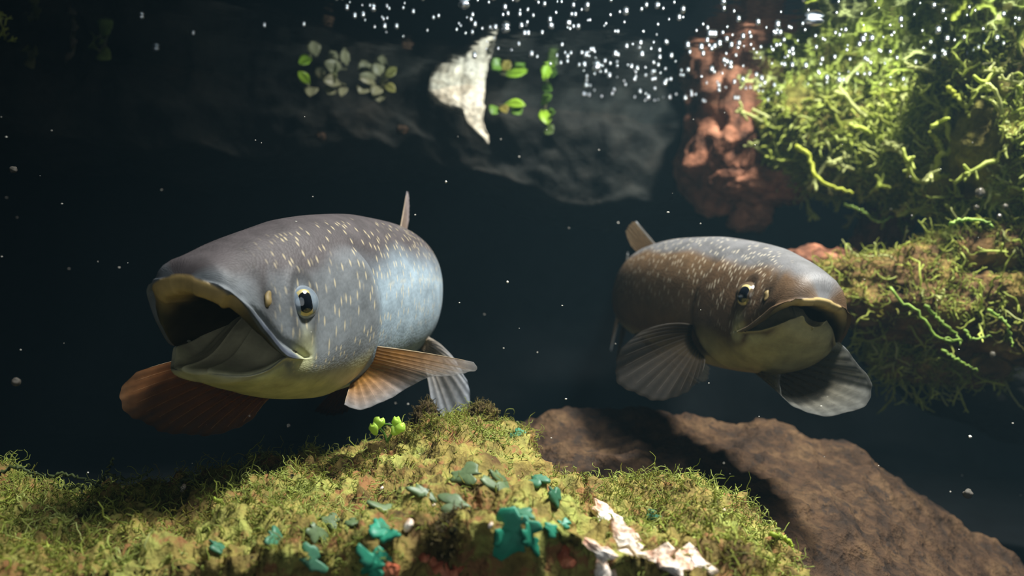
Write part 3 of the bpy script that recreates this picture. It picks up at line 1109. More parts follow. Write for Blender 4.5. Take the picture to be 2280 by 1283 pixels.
def up_facing(V, N):
    q = proj(V)
    d = 0.35 + 0.65 * np.array([noise.noise(Vector(p * 11 + Vector((5, 1, 2)))) > -0.12 for p in map(Vector, V)])
    d = d * np.where((q[:, 0] > 740) & (q[:, 0] < 1260) & (q[:, 1] > 985) & (q[:, 1] < 1190), .4, 1)
    return np.where((N[:, 2] > 0.05) & ~((q[:, 0] > 1040) & (q[:, 0] < 1330) & (q[:, 1] > 1185)) & (q[:, 0] > -60) & (q[:, 0] < 2340) & (q[:, 1] < 1330) & (q[:, 1] > 880), d, 0)


V, N = surface_pts([bank], 16500, up_facing, 3)
strands('moss', V, N, (0.005, 0.013), (0.00026, 0.00055), OLIVE, bank, 4, curl=2.6, up=0)
# taller fuzz on the crest and at the sides


def tall_zone(V, N):
    q = proj(V)
    a = (np.exp(-((q[:, 0] - 1480) / 130) ** 2) * (q[:, 1] < 1175) + np.exp(-((q[:, 0] - 1040) / 130) ** 2) * (q[:, 1] < 985)
         + np.exp(-((q[:, 0] - 480) / 260) ** 2) * (q[:, 1] < 1150) * 0.8 + (q[:, 0] < 240) * 0.5 + np.exp(-((q[:, 0] - 1650) / 60) ** 2) * 0.5)
    return np.where((N[:, 2] > -0.1) & (q[:, 0] > -60) & (q[:, 1] < 1320), a, 0)


V, N = surface_pts([bank], 7500, tall_zone, 5)
strands('moss', V, N, (0.012, 0.028), (0.00024, 0.00045), OLIVE[1:], bank, 6, seg=8, curl=3.0, up=0.2, jit=0.65)


def thick_zone(V, N):
    q = proj(V)
    a = np.exp(-((q[:, 0] - 60) / 190) ** 2) * (q[:, 1] > 1090) + np.exp(-(((q[:, 0] - 1560) / 120) ** 2 + ((q[:, 1] - 1200) / 80) ** 2))
    return np.where((N[:, 2] > -0.1) & (q[:, 0] > -60) & (q[:, 1] < 1320), a, 0)


V, N = surface_pts([bank], 2200, thick_zone, 7)
strands('moss', V, N, (0.008, 0.022), (0.0004, 0.0009), YELLOW, bank, 8, seg=7, curl=2.4, up=0.1)


def single_strand(name, pts, r, col, parent, sides=6, n=22, fork=None):
    """one long thread through world points, as a part of the thing it grows on"""
    c = curve_pts(pts, n)
    c = c + 0.0012 * np.stack([np.sin(np.arange(n) * 1.7 + c[0, 0] * 900), np.cos(np.arange(n) * 2.3), np.sin(np.arange(n) * 2.9)], -1)
    v, f = tube(c, r * (1 - 0.45 * np.linspace(0, 1, n)), sides)
    if fork:
        for k, off in fork:
            q = curve_pts([c[k], c[k] + np.array(off) * .5 + np.array([0, 0, .002]), c[k] + np.array(off)], 8)
            v2, f2 = tube(q, r * .7 * (1 - 0.5 * np.linspace(0, 1, 8)), sides)
            f += [tuple(i + len(v) for i in x) for x in f2]
            v = np.concatenate([v, v2])
    off = np.array(parent.location)
    o = mesh_obj(name, v - off, f, M_MOSS, parent)
    set_color(o, np.tile(np.array(col), (len(v), 1)))
    return o


dim = lin(84, 96, 56)
for pts, r in (([(-10, 1062), (30, 1040), (70, 1052), (104, 1062)], .0013), ([(110, 1062), (140, 1056), (190, 1068), (225, 1085)], .0013),
               ([(215, 1085), (240, 1048), (252, 1020)], .0013), ([(240, 1055), (285, 1068), (320, 1058), (340, 1044)], .0012),
               ([(115, 1080), (140, 1086), (180, 1085), (182, 1105), (168, 1126)], .0012), ([(210, 1125), (250, 1138), (330, 1132)], .0012),
               ([(0, 1124), (20, 1112), (60, 1108)], .0012), ([(395, 1085), (410, 1068), (430, 1070), (432, 1090)], .0016),
               ([(560, 1040), (585, 1012), (572, 985)], .0008)):
    single_strand('moss_strand', [P(a, b, .585 - .0006 * i) for i, (a, b) in enumerate(pts)], r, dim, bank)
for pts, r in (([(1480, 1240), (1540, 1200), (1600, 1250), (1680, 1300)], .0020), ([(1580, 1205), (1640, 1250), (1700, 1300)], .0018),
               ([(1690, 1260), (1730, 1235), (1742, 1215), (1728, 1205)], .0016), ([(1720, 1190), (1755, 1205), (1762, 1230)], .0018),
               ([(480, 1110), (500, 1130), (505, 1165), (495, 1190)], .0014), ([(500, 1130), (520, 1150), (540, 1170)], .0012)):
    single_strand('moss_strand', [P(a, b, .50 + .01 * math.sin(i)) for i, (a, b) in enumerate(pts)], r, lin(170, 190, 70), bank)


for i, (x, y, d, a, b, c) in enumerate([(1035, 1178, .435, 52, 40, 44), (985, 1205, .43, 40, 34, 34), (1128, 1046, .60, 26, 24, 24), (945, 935, .69, 26, 24, 40), (1075, 925, .69, 34, 26, 26)]):
    k_ = d / FPX
    cl = lump('moss_clump', P(x, y, d), (a * k_, b * k_, c * k_), M_CLUMP, (0, .3 * (i % 2), 0), 4, .35, 1.6, .16, 60 + i, bank, 2.0)
    Vc, Nc = surface_pts([cl], 420, lambda V, N: np.ones(len(V)), 90 + i)
    strands('moss', Vc, Nc, (.004, .010), (.00025, .0005), [lin(58, 48, 24), lin(88, 76, 38), lin(120, 108, 54)], bank, 95 + i, seg=5, curl=2, jit=.5)


# teal algae flakes on the bank
def flake(name, c, nrm, size, col, parent, seed, thick=0.0008, stretch=1.6, mat=None):
    """an irregular thin crust lying on the rock"""
    r = np.random.default_rng(seed)
    n, k = (30 if parent is not None else 13), 6
    a = np.arange(n) * 2 * np.pi / n
    rad = 1 + 0.28 * np.sin(a * 2 + r.random() * 6) + 0.22 * np.sin(a * 3 + r.random() * 6) + 0.16 * np.sin(a * 5 + r.random() * 6) + r.normal(0, 0.11, n)
    nrm = np.array(nrm) / np.linalg.norm(nrm)
    e1 = np.cross(nrm, [0.2, 0.9, 0.3]); e1 /= np.linalg.norm(e1)
    if parent is None:
        rad = rad * (1 + .18 * np.sin(a * 4 + r.random() * 6))
        w = r.uniform(-1.2, 1.2)
        e1 = e1 * math.cos(w) + np.cross(nrm, e1) * math.sin(w)
    e2 = np.cross(nrm, e1)
    rows = []
    for q, h in ((1.0, -1.2), (1.0, 0.2), (0.93, 0.8), (0.7, 1.1), (0.4, 1.25), (0.1, 1.3)):
        x = a * 0 + rad * q * np.cos(a) * size * stretch
        y = rad * q * np.sin(a) * size
        z = thick * (h + 0.35 * np.sin(3 * a + q * 7) * q)
        rows.append(c + x[:, None] * e1 + y[:, None] * e2 + z[:, None] * nrm)
    v = np.concatenate(rows)
    f = [tuple(q) for q in grid_faces(k, n, True).tolist()]
    f.append(tuple((k - 1) * n + i for i in range(n)))
    f.append(tuple(range(n - 1, -1, -1)))
    off = np.array(parent.location) if parent is not None else np.zeros(3)
    o = mesh_obj(name, v - off, f, mat or M_FLAKE, parent, smooth=parent is not None)
    if mat is None:
        set_color(o, np.tile(np.array(col), (len(v), 1)) * (1 + r.normal(0, .06, (len(v), 1))))
    return o


M_FLAKE = moss_material('algae_crust', 0.45, 0.1)
dg = bpy.context.evaluated_depsgraph_get()
bpy.context.view_layer.update()


def hit(px, py, objs):
    """first point of the given rocks seen at a pixel: world point, normal"""
    best = None
    d = P(px, py, 1.0) - CAM
    for o in objs:
        off = Vector(o.location) + (Vector(o.parent.location) if o.parent else Vector())
        ok, loc, nn, _ = o.ray_cast(Vector(CAM) - off, Vector(d))
        if ok:
            w = np.array(loc + off)
            dist = np.linalg.norm(w - CAM)
            if best is None or dist < best[2]:
                best = (w, np.array(nn), dist)
    if best is None:
        return None
    n = best[1]
    if n @ (CAM - best[0]) < 0:
        n = -n
    return best[0], n


TEAL = [lin(44, 134, 108), lin(66, 118, 92), lin(92, 112, 78)]
for i, (x, y, s, c) in enumerate([(1145, 1180, .0095, 0), (1110, 1195, .004, 0), (1175, 1200, .0045, 0), (1160, 1148, .0042, 1), (845, 1185, .0050, 0), (870, 1200, .0045, 0),
                                  (832, 1245, .0055, 0), (838, 1270, .0045, 0), (610, 1205, .0055, 1), (695, 1245, .0050, 1), (700, 1190, .0045, 2), (1105, 1090, .0052, 2),
                                  (1110, 1072, .0045, 2), (860, 1140, .0050, 2), (735, 1165, .0045, 2), (1010, 1128, .0060, 2), (940, 1100, .0045, 2), (1040, 1060, .0060, 2),
                                  (1155, 970, .0045, 1), (1200, 1075, .0042, 1), (1230, 1105, .0040, 1), (1225, 1180, .0028, 0), (1255, 1170, .0026, 0), (1452, 1152, .0034, 1),
                                  (790, 1170, .0040, 2), (480, 1225, .0040, 1)]):
    h = hit(x, y, [bank])
    if h is not None:
        flake('algae_flake', h[0] + h[1] * 0.002, h[1] + np.array([0, -.15, .2]), s, TEAL[c], bank, 100 + i)

# pale flaking chips on the broken front edge
CHIP = rock_material('chip_orange_white', lin(205, 130, 92), lin(236, 216, 196), lin(246, 244, 240), 60, rough=0.4, bump=0.3)
REDC = rock_material('chip_red', lin(120, 56, 38), lin(170, 92, 64), lin(196, 130, 96), 40, rough=0.5, bump=0.4)
chips = [(1345, 1152, .0060, 0, 'flat orange-white chip topmost on the moss bank'), (1385, 1195, .0062, 0, 'salmon-pink chip between the top chip and the white ones'),
         (1338, 1222, .0042, 0, 'small white chip beside the teal crust on the broken edge'), (1385, 1228, .0060, 0, 'long white chip lying under the salmon-pink chip'),
         (1420, 1215, .0046, 0, 'white chip right of the salmon-pink chip'), (1335, 1262, .0055, 0, 'white-grey chip low on the broken edge above the dark hollow'),
         (1470, 1250, .0060, 0, 'white chip among green strands at the bottom'), (1490, 1262, .0052, 0, 'slanting white chip at the bottom between two others'),
         (1540, 1255, .0058, 0, 'broad white chip nearest the green strands at the bottom'), (1262, 1245, .0052, 1, 'upright orange-red chip left of the white chips'),
         (985, 1262, .0050, 1, 'red stone chip in the dark hollow, left of centre'), (950, 1240, .0042, 1, 'red-brown chip beside the dark hollow, upper one'),
         (880, 1268, .0042, 1, 'round red pebble at the bottom edge beside teal crust'), (1008, 1270, .0042, 1, 'red pebble at the bottom edge, rightmost of the red ones')]
for i, (x, y, s, k, lab) in enumerate(chips):
    h = hit(x, y, [bank])
    if h is None:
        continue
    o = flake('stone_chip', np.zeros(3), h[1] + np.array([0, -.5, .35]), s, None, None, 200 + i, thick=0.0016, stretch=1.9 if k == 0 else 1.0, mat=(CHIP, REDC)[k])
    o.location = h[0] + h[1] * 0.003
    tag(o, lab, 'stone chip', 'chips on the broken edge of the bank')

# --- sprig of round leaflets on the crest
LEAFC = lin(196, 232, 96)


def blob_leaf(name, c, r, seed, parent, squash=(1, .45, 1.1), col=LEAFC, tilt=0.0, mat=None):
    v, f = ICO[3]
    w = v * np.array(squash) * r
    w = w * (1 + 0.10 * np.sin(v[:, :1] * 3 + seed) + 0.06 * np.sin(v[:, 2:] * 5 + seed))
    w[:, 2] -= 0.35 * r * (np.abs(v[:, 0]) < 0.25) * (v[:, 2] > 0.6)
    R = np.array(Matrix.Rotation(tilt, 3, 'Y') @ Matrix.Rotation(0.4 * math.sin(seed * 5), 3, 'Z'))
    off = np.array(parent.location)
    o = mesh_obj(name, c + w @ R.T - off, f, mat or M_LEAF, parent)
    set_color(o, np.tile(np.array(col), (len(v), 1)))
    return o


sp = empty('leaf_sprig', P(862, 975, .625))
tag(sp, 'two pairs of bright yellow-green round leaflets on the bank crest', 'plant')
for i, (x, y, r, t) in enumerate([(843, 940, .0046, .5), (832, 954, .0046, -.3), (883, 940, .0042, 0), (891, 952, .0044, .3), (882, 958, .0040, -.2)]):
    blob_leaf('leaf', P(x, y, .615), r, i, sp, tilt=t)
for pts in ([(862, 985), (855, 965), (845, 952)], [(862, 985), (872, 968), (886, 955)], [(845, 948), (862, 945), (884, 950)]):
    v, f = tube(curve_pts([P(a, b, .62) for a, b in pts], 10), .0010, 6)
    so = mesh_obj('stem', v - np.array(sp.location), f, M_LEAF, sp)
    set_color(so, np.tile(np.array(lin(90, 130, 50)), (len(v), 1)))
for i, (x, y, s) in enumerate([(915, 1172, .0034), (400, 1090, .0030), (1092, 1166, .0016), (853, 1088, .0016), (965, 1128, .0014), (1610, 1141, .0020)]):
    h = hit(x, y, [bank])
    c = h[0] + h[1] * s * .8 if h is not None else P(x, y, .58)
    v, f = ICO[3]
    w = v * np.array([.75, .75, 1.1]) * s
    w[:, 0] += 0.25 * s * np.sin(v[:, 2] * 2)
    o = mesh_obj('bead', w, f, CHIP)
    o.location = c
    tag(o, ['shiny white-orange bead on the moss, lower middle', 'pearly bead on dark moss below the dark brown fin', 'tiny pale bead just left of the large teal crust',
            'tiny pale bead on light green moss, left of centre', 'tiny pale bead near the middle of the bank', 'clear bead on moss at the right end of the bank'][i], 'bead')

# --- rocks and moss on the right
ledge = empty('mossy_ledge', P(1950, 430, 1.15))
tag(ledge, 'upper brown rock ledge thick with bright green moss, reaching through the surface', 'rock')


def part_lump(x, y, d, rx, ry, rz, mat, seed, parent, rot=(0, 0, 0), sub=5, amp=.24, power=2.4, freq=1.4, name='rock'):
    k = d / FPX
    return lump(name, P(x, y, d), (rx * k, ry * k, rz * k), mat, rot, sub, amp, freq, .06, seed, parent, power)


L1 = part_lump(1645, 300, 1.34, 125, 120, 170, M_BROWN, 11, ledge, sub=5, amp=.30)
L1b = part_lump(1668, 478, 1.32, 48, 45, 40, M_BROWN, 12, ledge, sub=4, amp=.35)
L2 = part_lump(1915, 310, 1.24, 230, 170, 125, M_LEDGE, 13, ledge, rot=(0, .03, -.35), sub=6, amp=.26)
L2b = part_lump(1700, 410, 1.30, 120, 90, 45, M_BROWN, 14, ledge, sub=5, amp=.30)
L3 = part_lump(2230, 250, 1.00, 150, 200, 300, M_LEDGE, 15, ledge, sub=6, amp=.26)
L3b = part_lump(2050, 350, 1.12, 150, 120, 85, M_LEDGE, 16, ledge, rot=(0, 0, -.4), sub=5, amp=.3)

low = empty('lower_ledge', P(2100, 840, .98))
tag(low, 'lower rock ledge with trailing yellow-green moss, behind the snout of the brown fish', 'rock')
K1 = part_lump(2130, 680, .98, 300, 150, 105, M_BROWNLEDGE, 21, low, rot=(0, .10, -.25), sub=6, amp=.26)
K2 = part_lump(1880, 620, 1.12, 150, 90, 55, M_BROWN, 22, low, rot=(0, .2, -.1), sub=5, amp=.32)
K3 = part_lump(2230, 560, .98, 180, 140, 80, M_BROWNLEDGE, 23, low, rot=(0, -.2, 0), sub=5, amp=.3)
K4 = part_lump(2090, 800, 1.02, 150, 100, 55, M_BROWNLEDGE, 24, low, sub=5, amp=.3)
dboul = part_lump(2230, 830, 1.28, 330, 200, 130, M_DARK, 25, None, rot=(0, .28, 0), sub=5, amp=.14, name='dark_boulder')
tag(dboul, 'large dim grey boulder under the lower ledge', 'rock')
droot = part_lump(1960, 530, 1.34, 55, 50, 110, M_BROWN, 26, None, rot=(0, .3, 0), sub=5, amp=.35, name='root_stump')
tag(droot, 'dark red-brown stump rising between the two ledges', 'rock')


def side_moss(V, N):
    q = proj(V)
    patch = np.array([noise.noise(Vector(p) * 9 + Vector((3, 3, 3))) for p in V])
    brown = (q[:, 0] < 1700) * 1.0
    return np.where((N[:, 1] < 0.45) & (patch > -0.32) & (q[:, 0] < 2400), 1.0 - 0.97 * brown, 0)


V, N = surface_pts([L2, L3, L3b], 13000, side_moss, 31)
strands('moss', V, N, (0.007, 0.022), (0.0005, 0.0013), YELLOW[:4], ledge, 32, seg=6, curl=2.2, up=.1)
V, N = surface_pts([K1, K3, K4], 9000, lambda V, N: side_moss(V, N) * np.where(N[:, 2] > -0.35, 1, .15), 33)
strands('moss', V, N, (0.006, 0.018), (0.0003, 0.0007), [OLIVE[0], OLIVE[1], OLIVE[2], YELLOW[2], YELLOW[3]], low, 34, seg=7, curl=2.6, up=.1)


def frond_mesh(seed, branches, wander, rad):
    """a fleshy moss shoot of unit length growing along +z, with side shoots"""
    r = np.random.default_rng(seed)
    n = 9
    p = np.zeros((n, 3))
    d = np.array([0, 0, 1.0])
    for i in range(1, n):
        d = d + r.normal(0, wander, 3); d /= np.linalg.norm(d)
        p[i] = p[i - 1] + d / (n - 1)
    v, f = tube(p, rad * (1 - 0.35 * np.linspace(0, 1, n)), 5)
    v = [v]; k = len(v[0])
    for _ in range(branches):
        i = r.integers(2, n - 1)
        q = np.zeros((5, 3)); q[0] = p[i]
        e = (p[i] - p[i - 1]) * (n - 1) * .7 + r.normal(0, .8, 3); e /= np.linalg.norm(e)
        L = r.uniform(.15, .38)
        for j in range(1, 5):
            e = e + r.normal(0, .2, 3) + np.array([0, 0, .1]); e /= np.linalg.norm(e)
            q[j] = q[j - 1] + e * L / 4
        tv, tf = tube(q, rad * .8 * (1 - 0.4 * np.linspace(0, 1, 5)), 4)
        f += [tuple(x + k for x in t) for t in tf]
        v.append(tv); k += len(tv)
    return np.concatenate(v), f


FROND = []
for i in range(12):
    for kind, (br, wa, rd) in enumerate(((6, .22, .060), (2, .30, .030))):
        v, f = frond_mesh(400 + i * 2 + kind, br, wa, rd)
        me = bpy.data.meshes.new('moss_frond')
        me.from_pydata(v.tolist(), [], f)
        me.polygons.foreach_set('use_smooth', [True] * len(f))
        me.materials.append(M_MOSS)
        c = np.array(YELLOW[1 + i % 4]) * np.random.default_rng(i).uniform(.85, 1.15)
        g = np.clip(v[:, 2:], 0, 1)
        a = me.color_attributes.new('Col', 'FLOAT_COLOR', 'POINT')
        cc = np.concatenate([c * (0.75 + 0.4 * g), np.ones((len(v), 1))], 1).astype(np.float32)
        a.data.foreach_set('color', cc.ravel())
        FROND.append((kind, me))


def plant_fronds(objs, n, cond, length, kind, parent, seed, droop=0.0):
    r = np.random.default_rng(seed)
    V, N = surface_pts(objs, n, cond, seed)
    ms = [m for k, m in FROND if k == kind]
    for p, q in zip(V, N):
        d = Vector(q + r.normal(0, .45, 3) + np.array([0, -.15, .25 - droop]))
        o = bpy.data.objects.new('moss_frond', ms[r.integers(len(ms))])
        COL.objects.link(o)
        o.parent = parent
        o.location = p - np.array(parent.location) - q * .002
        o.rotation_euler = (d.to_track_quat('Z', 'Y') @ Matrix.Rotation(r.random() * 6, 3, 'Z').to_quaternion()).to_euler()
        s = r.uniform(*length)
        o.scale = (s, s, s)


front = lambda V, N: np.where((N[:, 1] < 0.15), side_moss(V, N), 0)
plant_fronds([L2, L3b], 150, front, (.030, .070), 0, ledge, 41)
plant_fronds([L3], 140, front, (.026, .060), 0, ledge, 42)
V, N = surface_pts([L2, L3, L3b], 3600, lambda V, N: front(V, N), 35)
strands('moss', V, N, (0.012, 0.034), (0.0011, 0.0024), YELLOW, ledge, 36, seg=6, curl=1.0, up=.3, sides=5, jit=.35)
V, N = surface_pts([K1, K3, K4], 850, lambda V, N: front(V, N) * np.where(N[:, 2] > -0.3, 1, .1), 37)
strands('moss', V, N, (0.014, 0.036), (0.0006, 0.0012), OLIVE[1:4] + YELLOW[1:4], low, 38, seg=7, curl=1.2, up=.1, sides=5, jit=.35)
plant_fronds([K1, K3, K4], 170, front, (.022, .055), 1, low, 43, droop=.25)
for pts, r, d in (([(1985, 640), (2005, 672), (2040, 690), (2090, 752), (2140, 758), (2098, 752)], .0016, .86), ([(2060, 680), (2100, 720), (2130, 745), (2138, 768)], .0018, .86),
                  ([(2150, 735), (2165, 755), (2205, 748)], .0016, .85), ([(2100, 780), (2130, 800), (2175, 825)], .0016, .88), ([(2200, 690), (2240, 720), (2255, 770)], .0018, .84),
                  ([(2115, 500), (2140, 490), (2190, 492), (2210, 505)], .0022, .84), ([(1985, 578), (1992, 592), (1996, 605)], .0014, 1.0),
                  ([(1880, 455), (1920, 470), (1955, 495), (1988, 482)], .0022, 1.08), ([(1770, 325), (1800, 345), (1812, 385), (1840, 410), (1900, 430)], .0034, 1.08),
                  ([(2080, 400), (2090, 350), (2118, 330), (2105, 265), (2112, 235)], .0046, .98), ([(2100, 345), (2085, 310), (2070, 295)], .0042, .98),
                  ([(2085, 395), (2120, 385), (2132, 355)], .0036, .98), ([(2110, 195), (2130, 215), (2150, 240), (2160, 262)], .0034, .95)):
    single_strand('moss_strand', [P(a, b, d - .004 * i) for i, (a, b) in enumerate(pts)], r, lin(188, 196, 72) if r > .003 else lin(150, 180, 84), low if pts[0][1] > 450 else ledge)
M_SNAIL = simple('snail_grey', lin(84, 80, 70), .25, .5, .6)
for i, (x, y, s) in enumerate([(2182, 430, 17), (2174, 462, 9), (2238, 460, 9), (2225, 482, 8), (2210, 790, 10)]):
    v, f = ICO[3]
    rr = s * .62 / FPX
    o = mesh_obj('snail_shell' if i == 0 else 'bead', (v * (1 + .15 * np.sin(v[:, :1] * 4 + i) * np.cos(v[:, 1:2] * 5))) * np.array([.85, .85, 1]) * rr, f, M_SNAIL)
    o.location = P(x, y, .88)
    tag(o, ['grey glassy snail shell hanging at the moss edge between the ledges', 'small grey bead under the glassy snail shell', 'small grey bead deep in moss, upper of two at the frame edge',
            'small grey bead deep in moss, lower of two at the frame edge', 'small clear bead below the lower ledge'][i], 'snail shell' if i == 0 else 'bead')


# --- dim rock face at the back, its foot in shadow
def hanging_rock(name, line, top_z, mat, amp, freq, seed, nx=220, nz=60, thick=0.35):
    """a face of rock from above the surface down to a lower edge (px, py, depth), undercut below"""
    r = np.array(line, float)
    x = np.linspace(r[0, 0], r[-1, 0], nx)
    ly, ld = spl(r[:, 0], r[:, 1], x), spl(r[:, 0], r[:, 2], x)
    edge = np.array([P(a, b, c) for a, b, c in zip(x, ly, ld)])
    top = edge.copy(); top[:, 2] = top_z; top[:, 1] += 0.02
    rows = []
    for t in np.linspace(0, 1, int(nz * .7), endpoint=False):
        rows.append(top * (1 - t) + edge * t + np.array([0, -.03 * math.sin(t * math.pi), 0]))
    for t in np.linspace(0, 1, nz - int(nz * .7)):
        rows.append(edge + np.array([0, thick * t, -.03 * math.sin(t * 3.1)]))
    G = np.array(rows)
    fp = G.reshape(-1, 3)
    d = amp * fbm(fp, freq, 5, seed)
    G = fp + np.stack([d * 0, -d, d * .5], -1)
    o = mesh_obj(name, G, [tuple(q) for q in grid_faces(len(rows), nx).tolist()], mat)
    loc = G.mean(0)
    o.data.transform(Matrix.Translation(Vector(-loc)))
    o.location = loc
    return o


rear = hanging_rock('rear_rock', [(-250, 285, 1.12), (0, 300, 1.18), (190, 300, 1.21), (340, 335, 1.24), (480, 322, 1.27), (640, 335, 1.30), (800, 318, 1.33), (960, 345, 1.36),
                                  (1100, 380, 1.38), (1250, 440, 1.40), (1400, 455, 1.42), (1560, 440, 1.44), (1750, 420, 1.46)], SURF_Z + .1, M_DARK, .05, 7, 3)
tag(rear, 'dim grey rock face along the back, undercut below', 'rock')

# white stone wedge stuck at the waterline
def white_stone():
    pts = [(955, 205), (985, 195), (1010, 190), (1075, 185), (1074, 250), (1078, 290), (1088, 322), (1066, 308), (1045, 285), (1030, 262), (1012, 248), (990, 240), (962, 222)]
    n = len(pts)
    fr = np.array([P(a, b, 1.25) for a, b in pts])
    bk = np.array([P(a, b, 1.30) for a, b in pts])
    c = fr.mean(0)
    nf = 6
    rows = [bk, fr + (c - fr) * .0, fr + (c - fr) * .12 + np.array([0, -.008, 0]), fr + (c - fr) * .45 + np.array([0, -.013, 0]), fr + (c - fr) * .8 + np.array([0, -.015, 0])]
    rows = [np.array(curve_pts(np.concatenate([q, q[:1]]), 60))[:-1] for q in rows]
    V = np.array(rows)
    d = .004 * fbm(V.reshape(-1, 3), 60, 4, 2)
    V = V.reshape(-1, 3) + np.stack([d, -d, d], -1)
    m = len(rows[0])
    F = [tuple(q) for q in grid_faces(len(rows), m, True).tolist()]
    F.append(tuple((len(rows) - 1) * m + i for i in range(m)))
    loc = V.mean(0)
    o = mesh_obj('white_stone', V - loc, F, M_WHITE)
    o.location = loc
    tag(o, 'pale grey-white wedge of stone at the waterline on the back rock', 'stone')


white_stone()


def leaf_blade(name, base, tip, width, col, parent, bend=0.15):
    """a spoon-shaped leaf with thickness"""
    base, tip = np.array(base), np.array(tip)
    ax = tip - base
    L = np.linalg.norm(ax); ax /= L
    sd = np.cross(ax, [0, -1, 0.2]); sd /= np.linalg.norm(sd)
    nn = np.cross(sd, ax)
    rows = []
    for t in np.linspace(0, 1, 9):
        w = width * (0.18 + 0.95 * math.sin(min(1, t * 1.02) ** 1.5 * math.pi) + 0.25 * t * (t < .95))
        c = base + ax * L * t + nn * bend * L * math.sin(t * math.pi)
        rows.append([c + sd * w * k + nn * w * h for k, h in ((-1, .2), (-.5, 0.02), (0, -.1), (.5, .02), (1, .2), (.5, -.12), (0, -.24), (-.5, -.12))])
    V = np.array(rows).reshape(-1, 3)
    f = [tuple(q) for q in grid_faces(9, 8, True).tolist()] + [tuple(range(7, -1, -1)), tuple(64 + i for i in range(8))]
    o = mesh_obj(name, V - np.array(parent.location), f, M_LEAF, parent)
    set_color(o, np.tile(np.array(col), (len(V), 1)))
    return o


def water_plant(root_px, leaves, d, label, col, w=.008):
    r = empty('water_plant', P(root_px[0], root_px[1], d))
    tag(r, label, 'plant', 'small plants at the waterline')
    for i, (a, b, a2, b2, c) in enumerate(leaves):
        leaf_blade('leaf', P(a, b, d - .002 * i), P(a2, b2, d - .02 - .004 * (i % 3)), w * (0.8 + .3 * (i % 2)), c or col, r)
    pts = [P(*root_px, d)] + [P((a + a2) / 2, (b + b2) / 2, d - .006) for a, b, a2, b2, _ in leaves[:3]]
    v, f = tube(curve_pts(pts, 14), .0016, 6)
    s = mesh_obj('stem', v - np.array(r.location), f, M_LEAF, r)
    set_color(s, np.tile(np.array(lin(110, 110, 80)), (len(v), 1)))


pale, green, bright = lin(150, 150, 120), lin(110, 150, 60), lin(160, 200, 60)
water_plant((690, 190), [(690, 190, 664, 160, bright), (700, 195, 690, 215, pale)], 1.22, 'single bright yellow-green leaf left of the pale plant at the waterline', bright)
water_plant((770, 190), [(735, 195, 750, 165, lin(160, 165, 120)), (760, 190, 720, 180, pale), (770, 195, 760, 215, pale), (745, 200, 730, 210, pale), (720, 180, 706, 150, pale)],
            1.24, 'pale plant at the waterline, nearer the single bright leaf', pale)
water_plant((850, 190), [(845, 190, 872, 165, pale), (850, 195, 830, 212, pale), (838, 190, 800, 175, pale), (846, 200, 845, 228, pale), (855, 190, 880, 205, lin(150, 150, 90)), (820, 195, 800, 208, pale)],
            1.26, 'pale greyish plant at the waterline, nearer the white stone', pale)
water_plant((1110, 235), [(1120, 235, 1170, 235, bright), (1110, 240, 1095, 255, green), (1115, 238, 1128, 252, lin(150, 140, 70)), (1140, 240, 1160, 255, green)],
            1.26, 'bright green plant right beside the white stone', green)
water_plant((1215, 240), [(1205, 235, 1228, 212, green), (1205, 245, 1220, 278, bright), (1218, 262, 1236, 250, green), (1212, 290, 1232, 296, lin(90, 110, 60))],
            1.28, 'small green plant further right of the white stone', green)
water_plant((225, 118), [(220, 105, 244, 75, lin(130, 150, 80)), (222, 118, 246, 132, lin(130, 150, 80)), (220, 112, 205, 95, lin(120, 136, 76))], 1.14, 'dim green forked plant near the top left corner', green)
water_plant((70, 135), [(70, 120, 55, 108, lin(130, 136, 80)), (72, 125, 84, 120, lin(116, 120, 74)), (70, 130, 75, 152, lin(130, 130, 84))], 1.12, 'dim plant below the yellow tuft in the top left corner', green)
water_plant((160, 110), [(165, 78, 148, 42, lin(120, 112, 96)), (160, 112, 172, 92, lin(130, 122, 106)), (148, 145, 165, 120, lin(130, 122, 106))], 1.12, 'dim brown twiggy plant left of the forked plant', green, .006)
tf = empty('moss_tuft', P(-10, 110, .95))
tag(tf, 'bright yellow moss tuft in the top left corner', 'plant')
for i in range(26):
    r_ = np.random.default_rng(700 + i)
    a, b = r_.uniform(-50, 22), r_.uniform(30, 95)
    o = bpy.data.objects.new('moss_frond', FROND[(i * 2) % len(FROND)][1])
    COL.objects.link(o); o.parent = tf
    o.location = P(a, b, .95) - np.array(tf.location)
    o.rotation_euler = r_.uniform(-1, 1, 3)
    s = r_.uniform(.012, .022); o.scale = (s, s, s)
for i, (x, y, d, s) in enumerate([(715, 305, 1.25, 12), (895, 290, 1.28, 14), (715, 60, 1.12, 9)]):
    v, f = ICO[4]
    o = mesh_obj('pebble', v * (1 + .25 * fbm(v, 1.5, 3, i)[:, None]) * np.array([1.0, .8, .8]) * s * d / FPX, f, M_BOULDER)
    o.location = P(x, y, d)
    tag(o, ['small brown stone on the dim rock face below the pale plants', 'small brown stone on the dim rock face left of the white stone', 'small brown stone at the surface above the pale plants'][i], 'stone')

# --- bubbles under the surface
def bubble_material():
    t = NT('air_bubble')
    # air in water: light from above is thrown back by its skin, silvery all over
    t.b.inputs['Base Color'].default_value = (0.86, 0.92, 1.0, 1)
    t.b.inputs['Metallic'].default_value = 1.0
    t.b.inputs['Roughness'].default_value = 0.32
    return t.m


M_BUB = bubble_material()


def bubble_mesh():
    v, f = ICO[3]
    w = v.copy()
    w[:, 2] *= np.where(v[:, 2] > 0, .62, 1.0)     # flattened where it presses on the surface
    me = bpy.data.meshes.new('air_bubble')
    me.from_pydata(w.tolist(), [], f)
    me.polygons.foreach_set('use_smooth', [True] * len(f))
    me.materials.append(M_BUB)
    return me


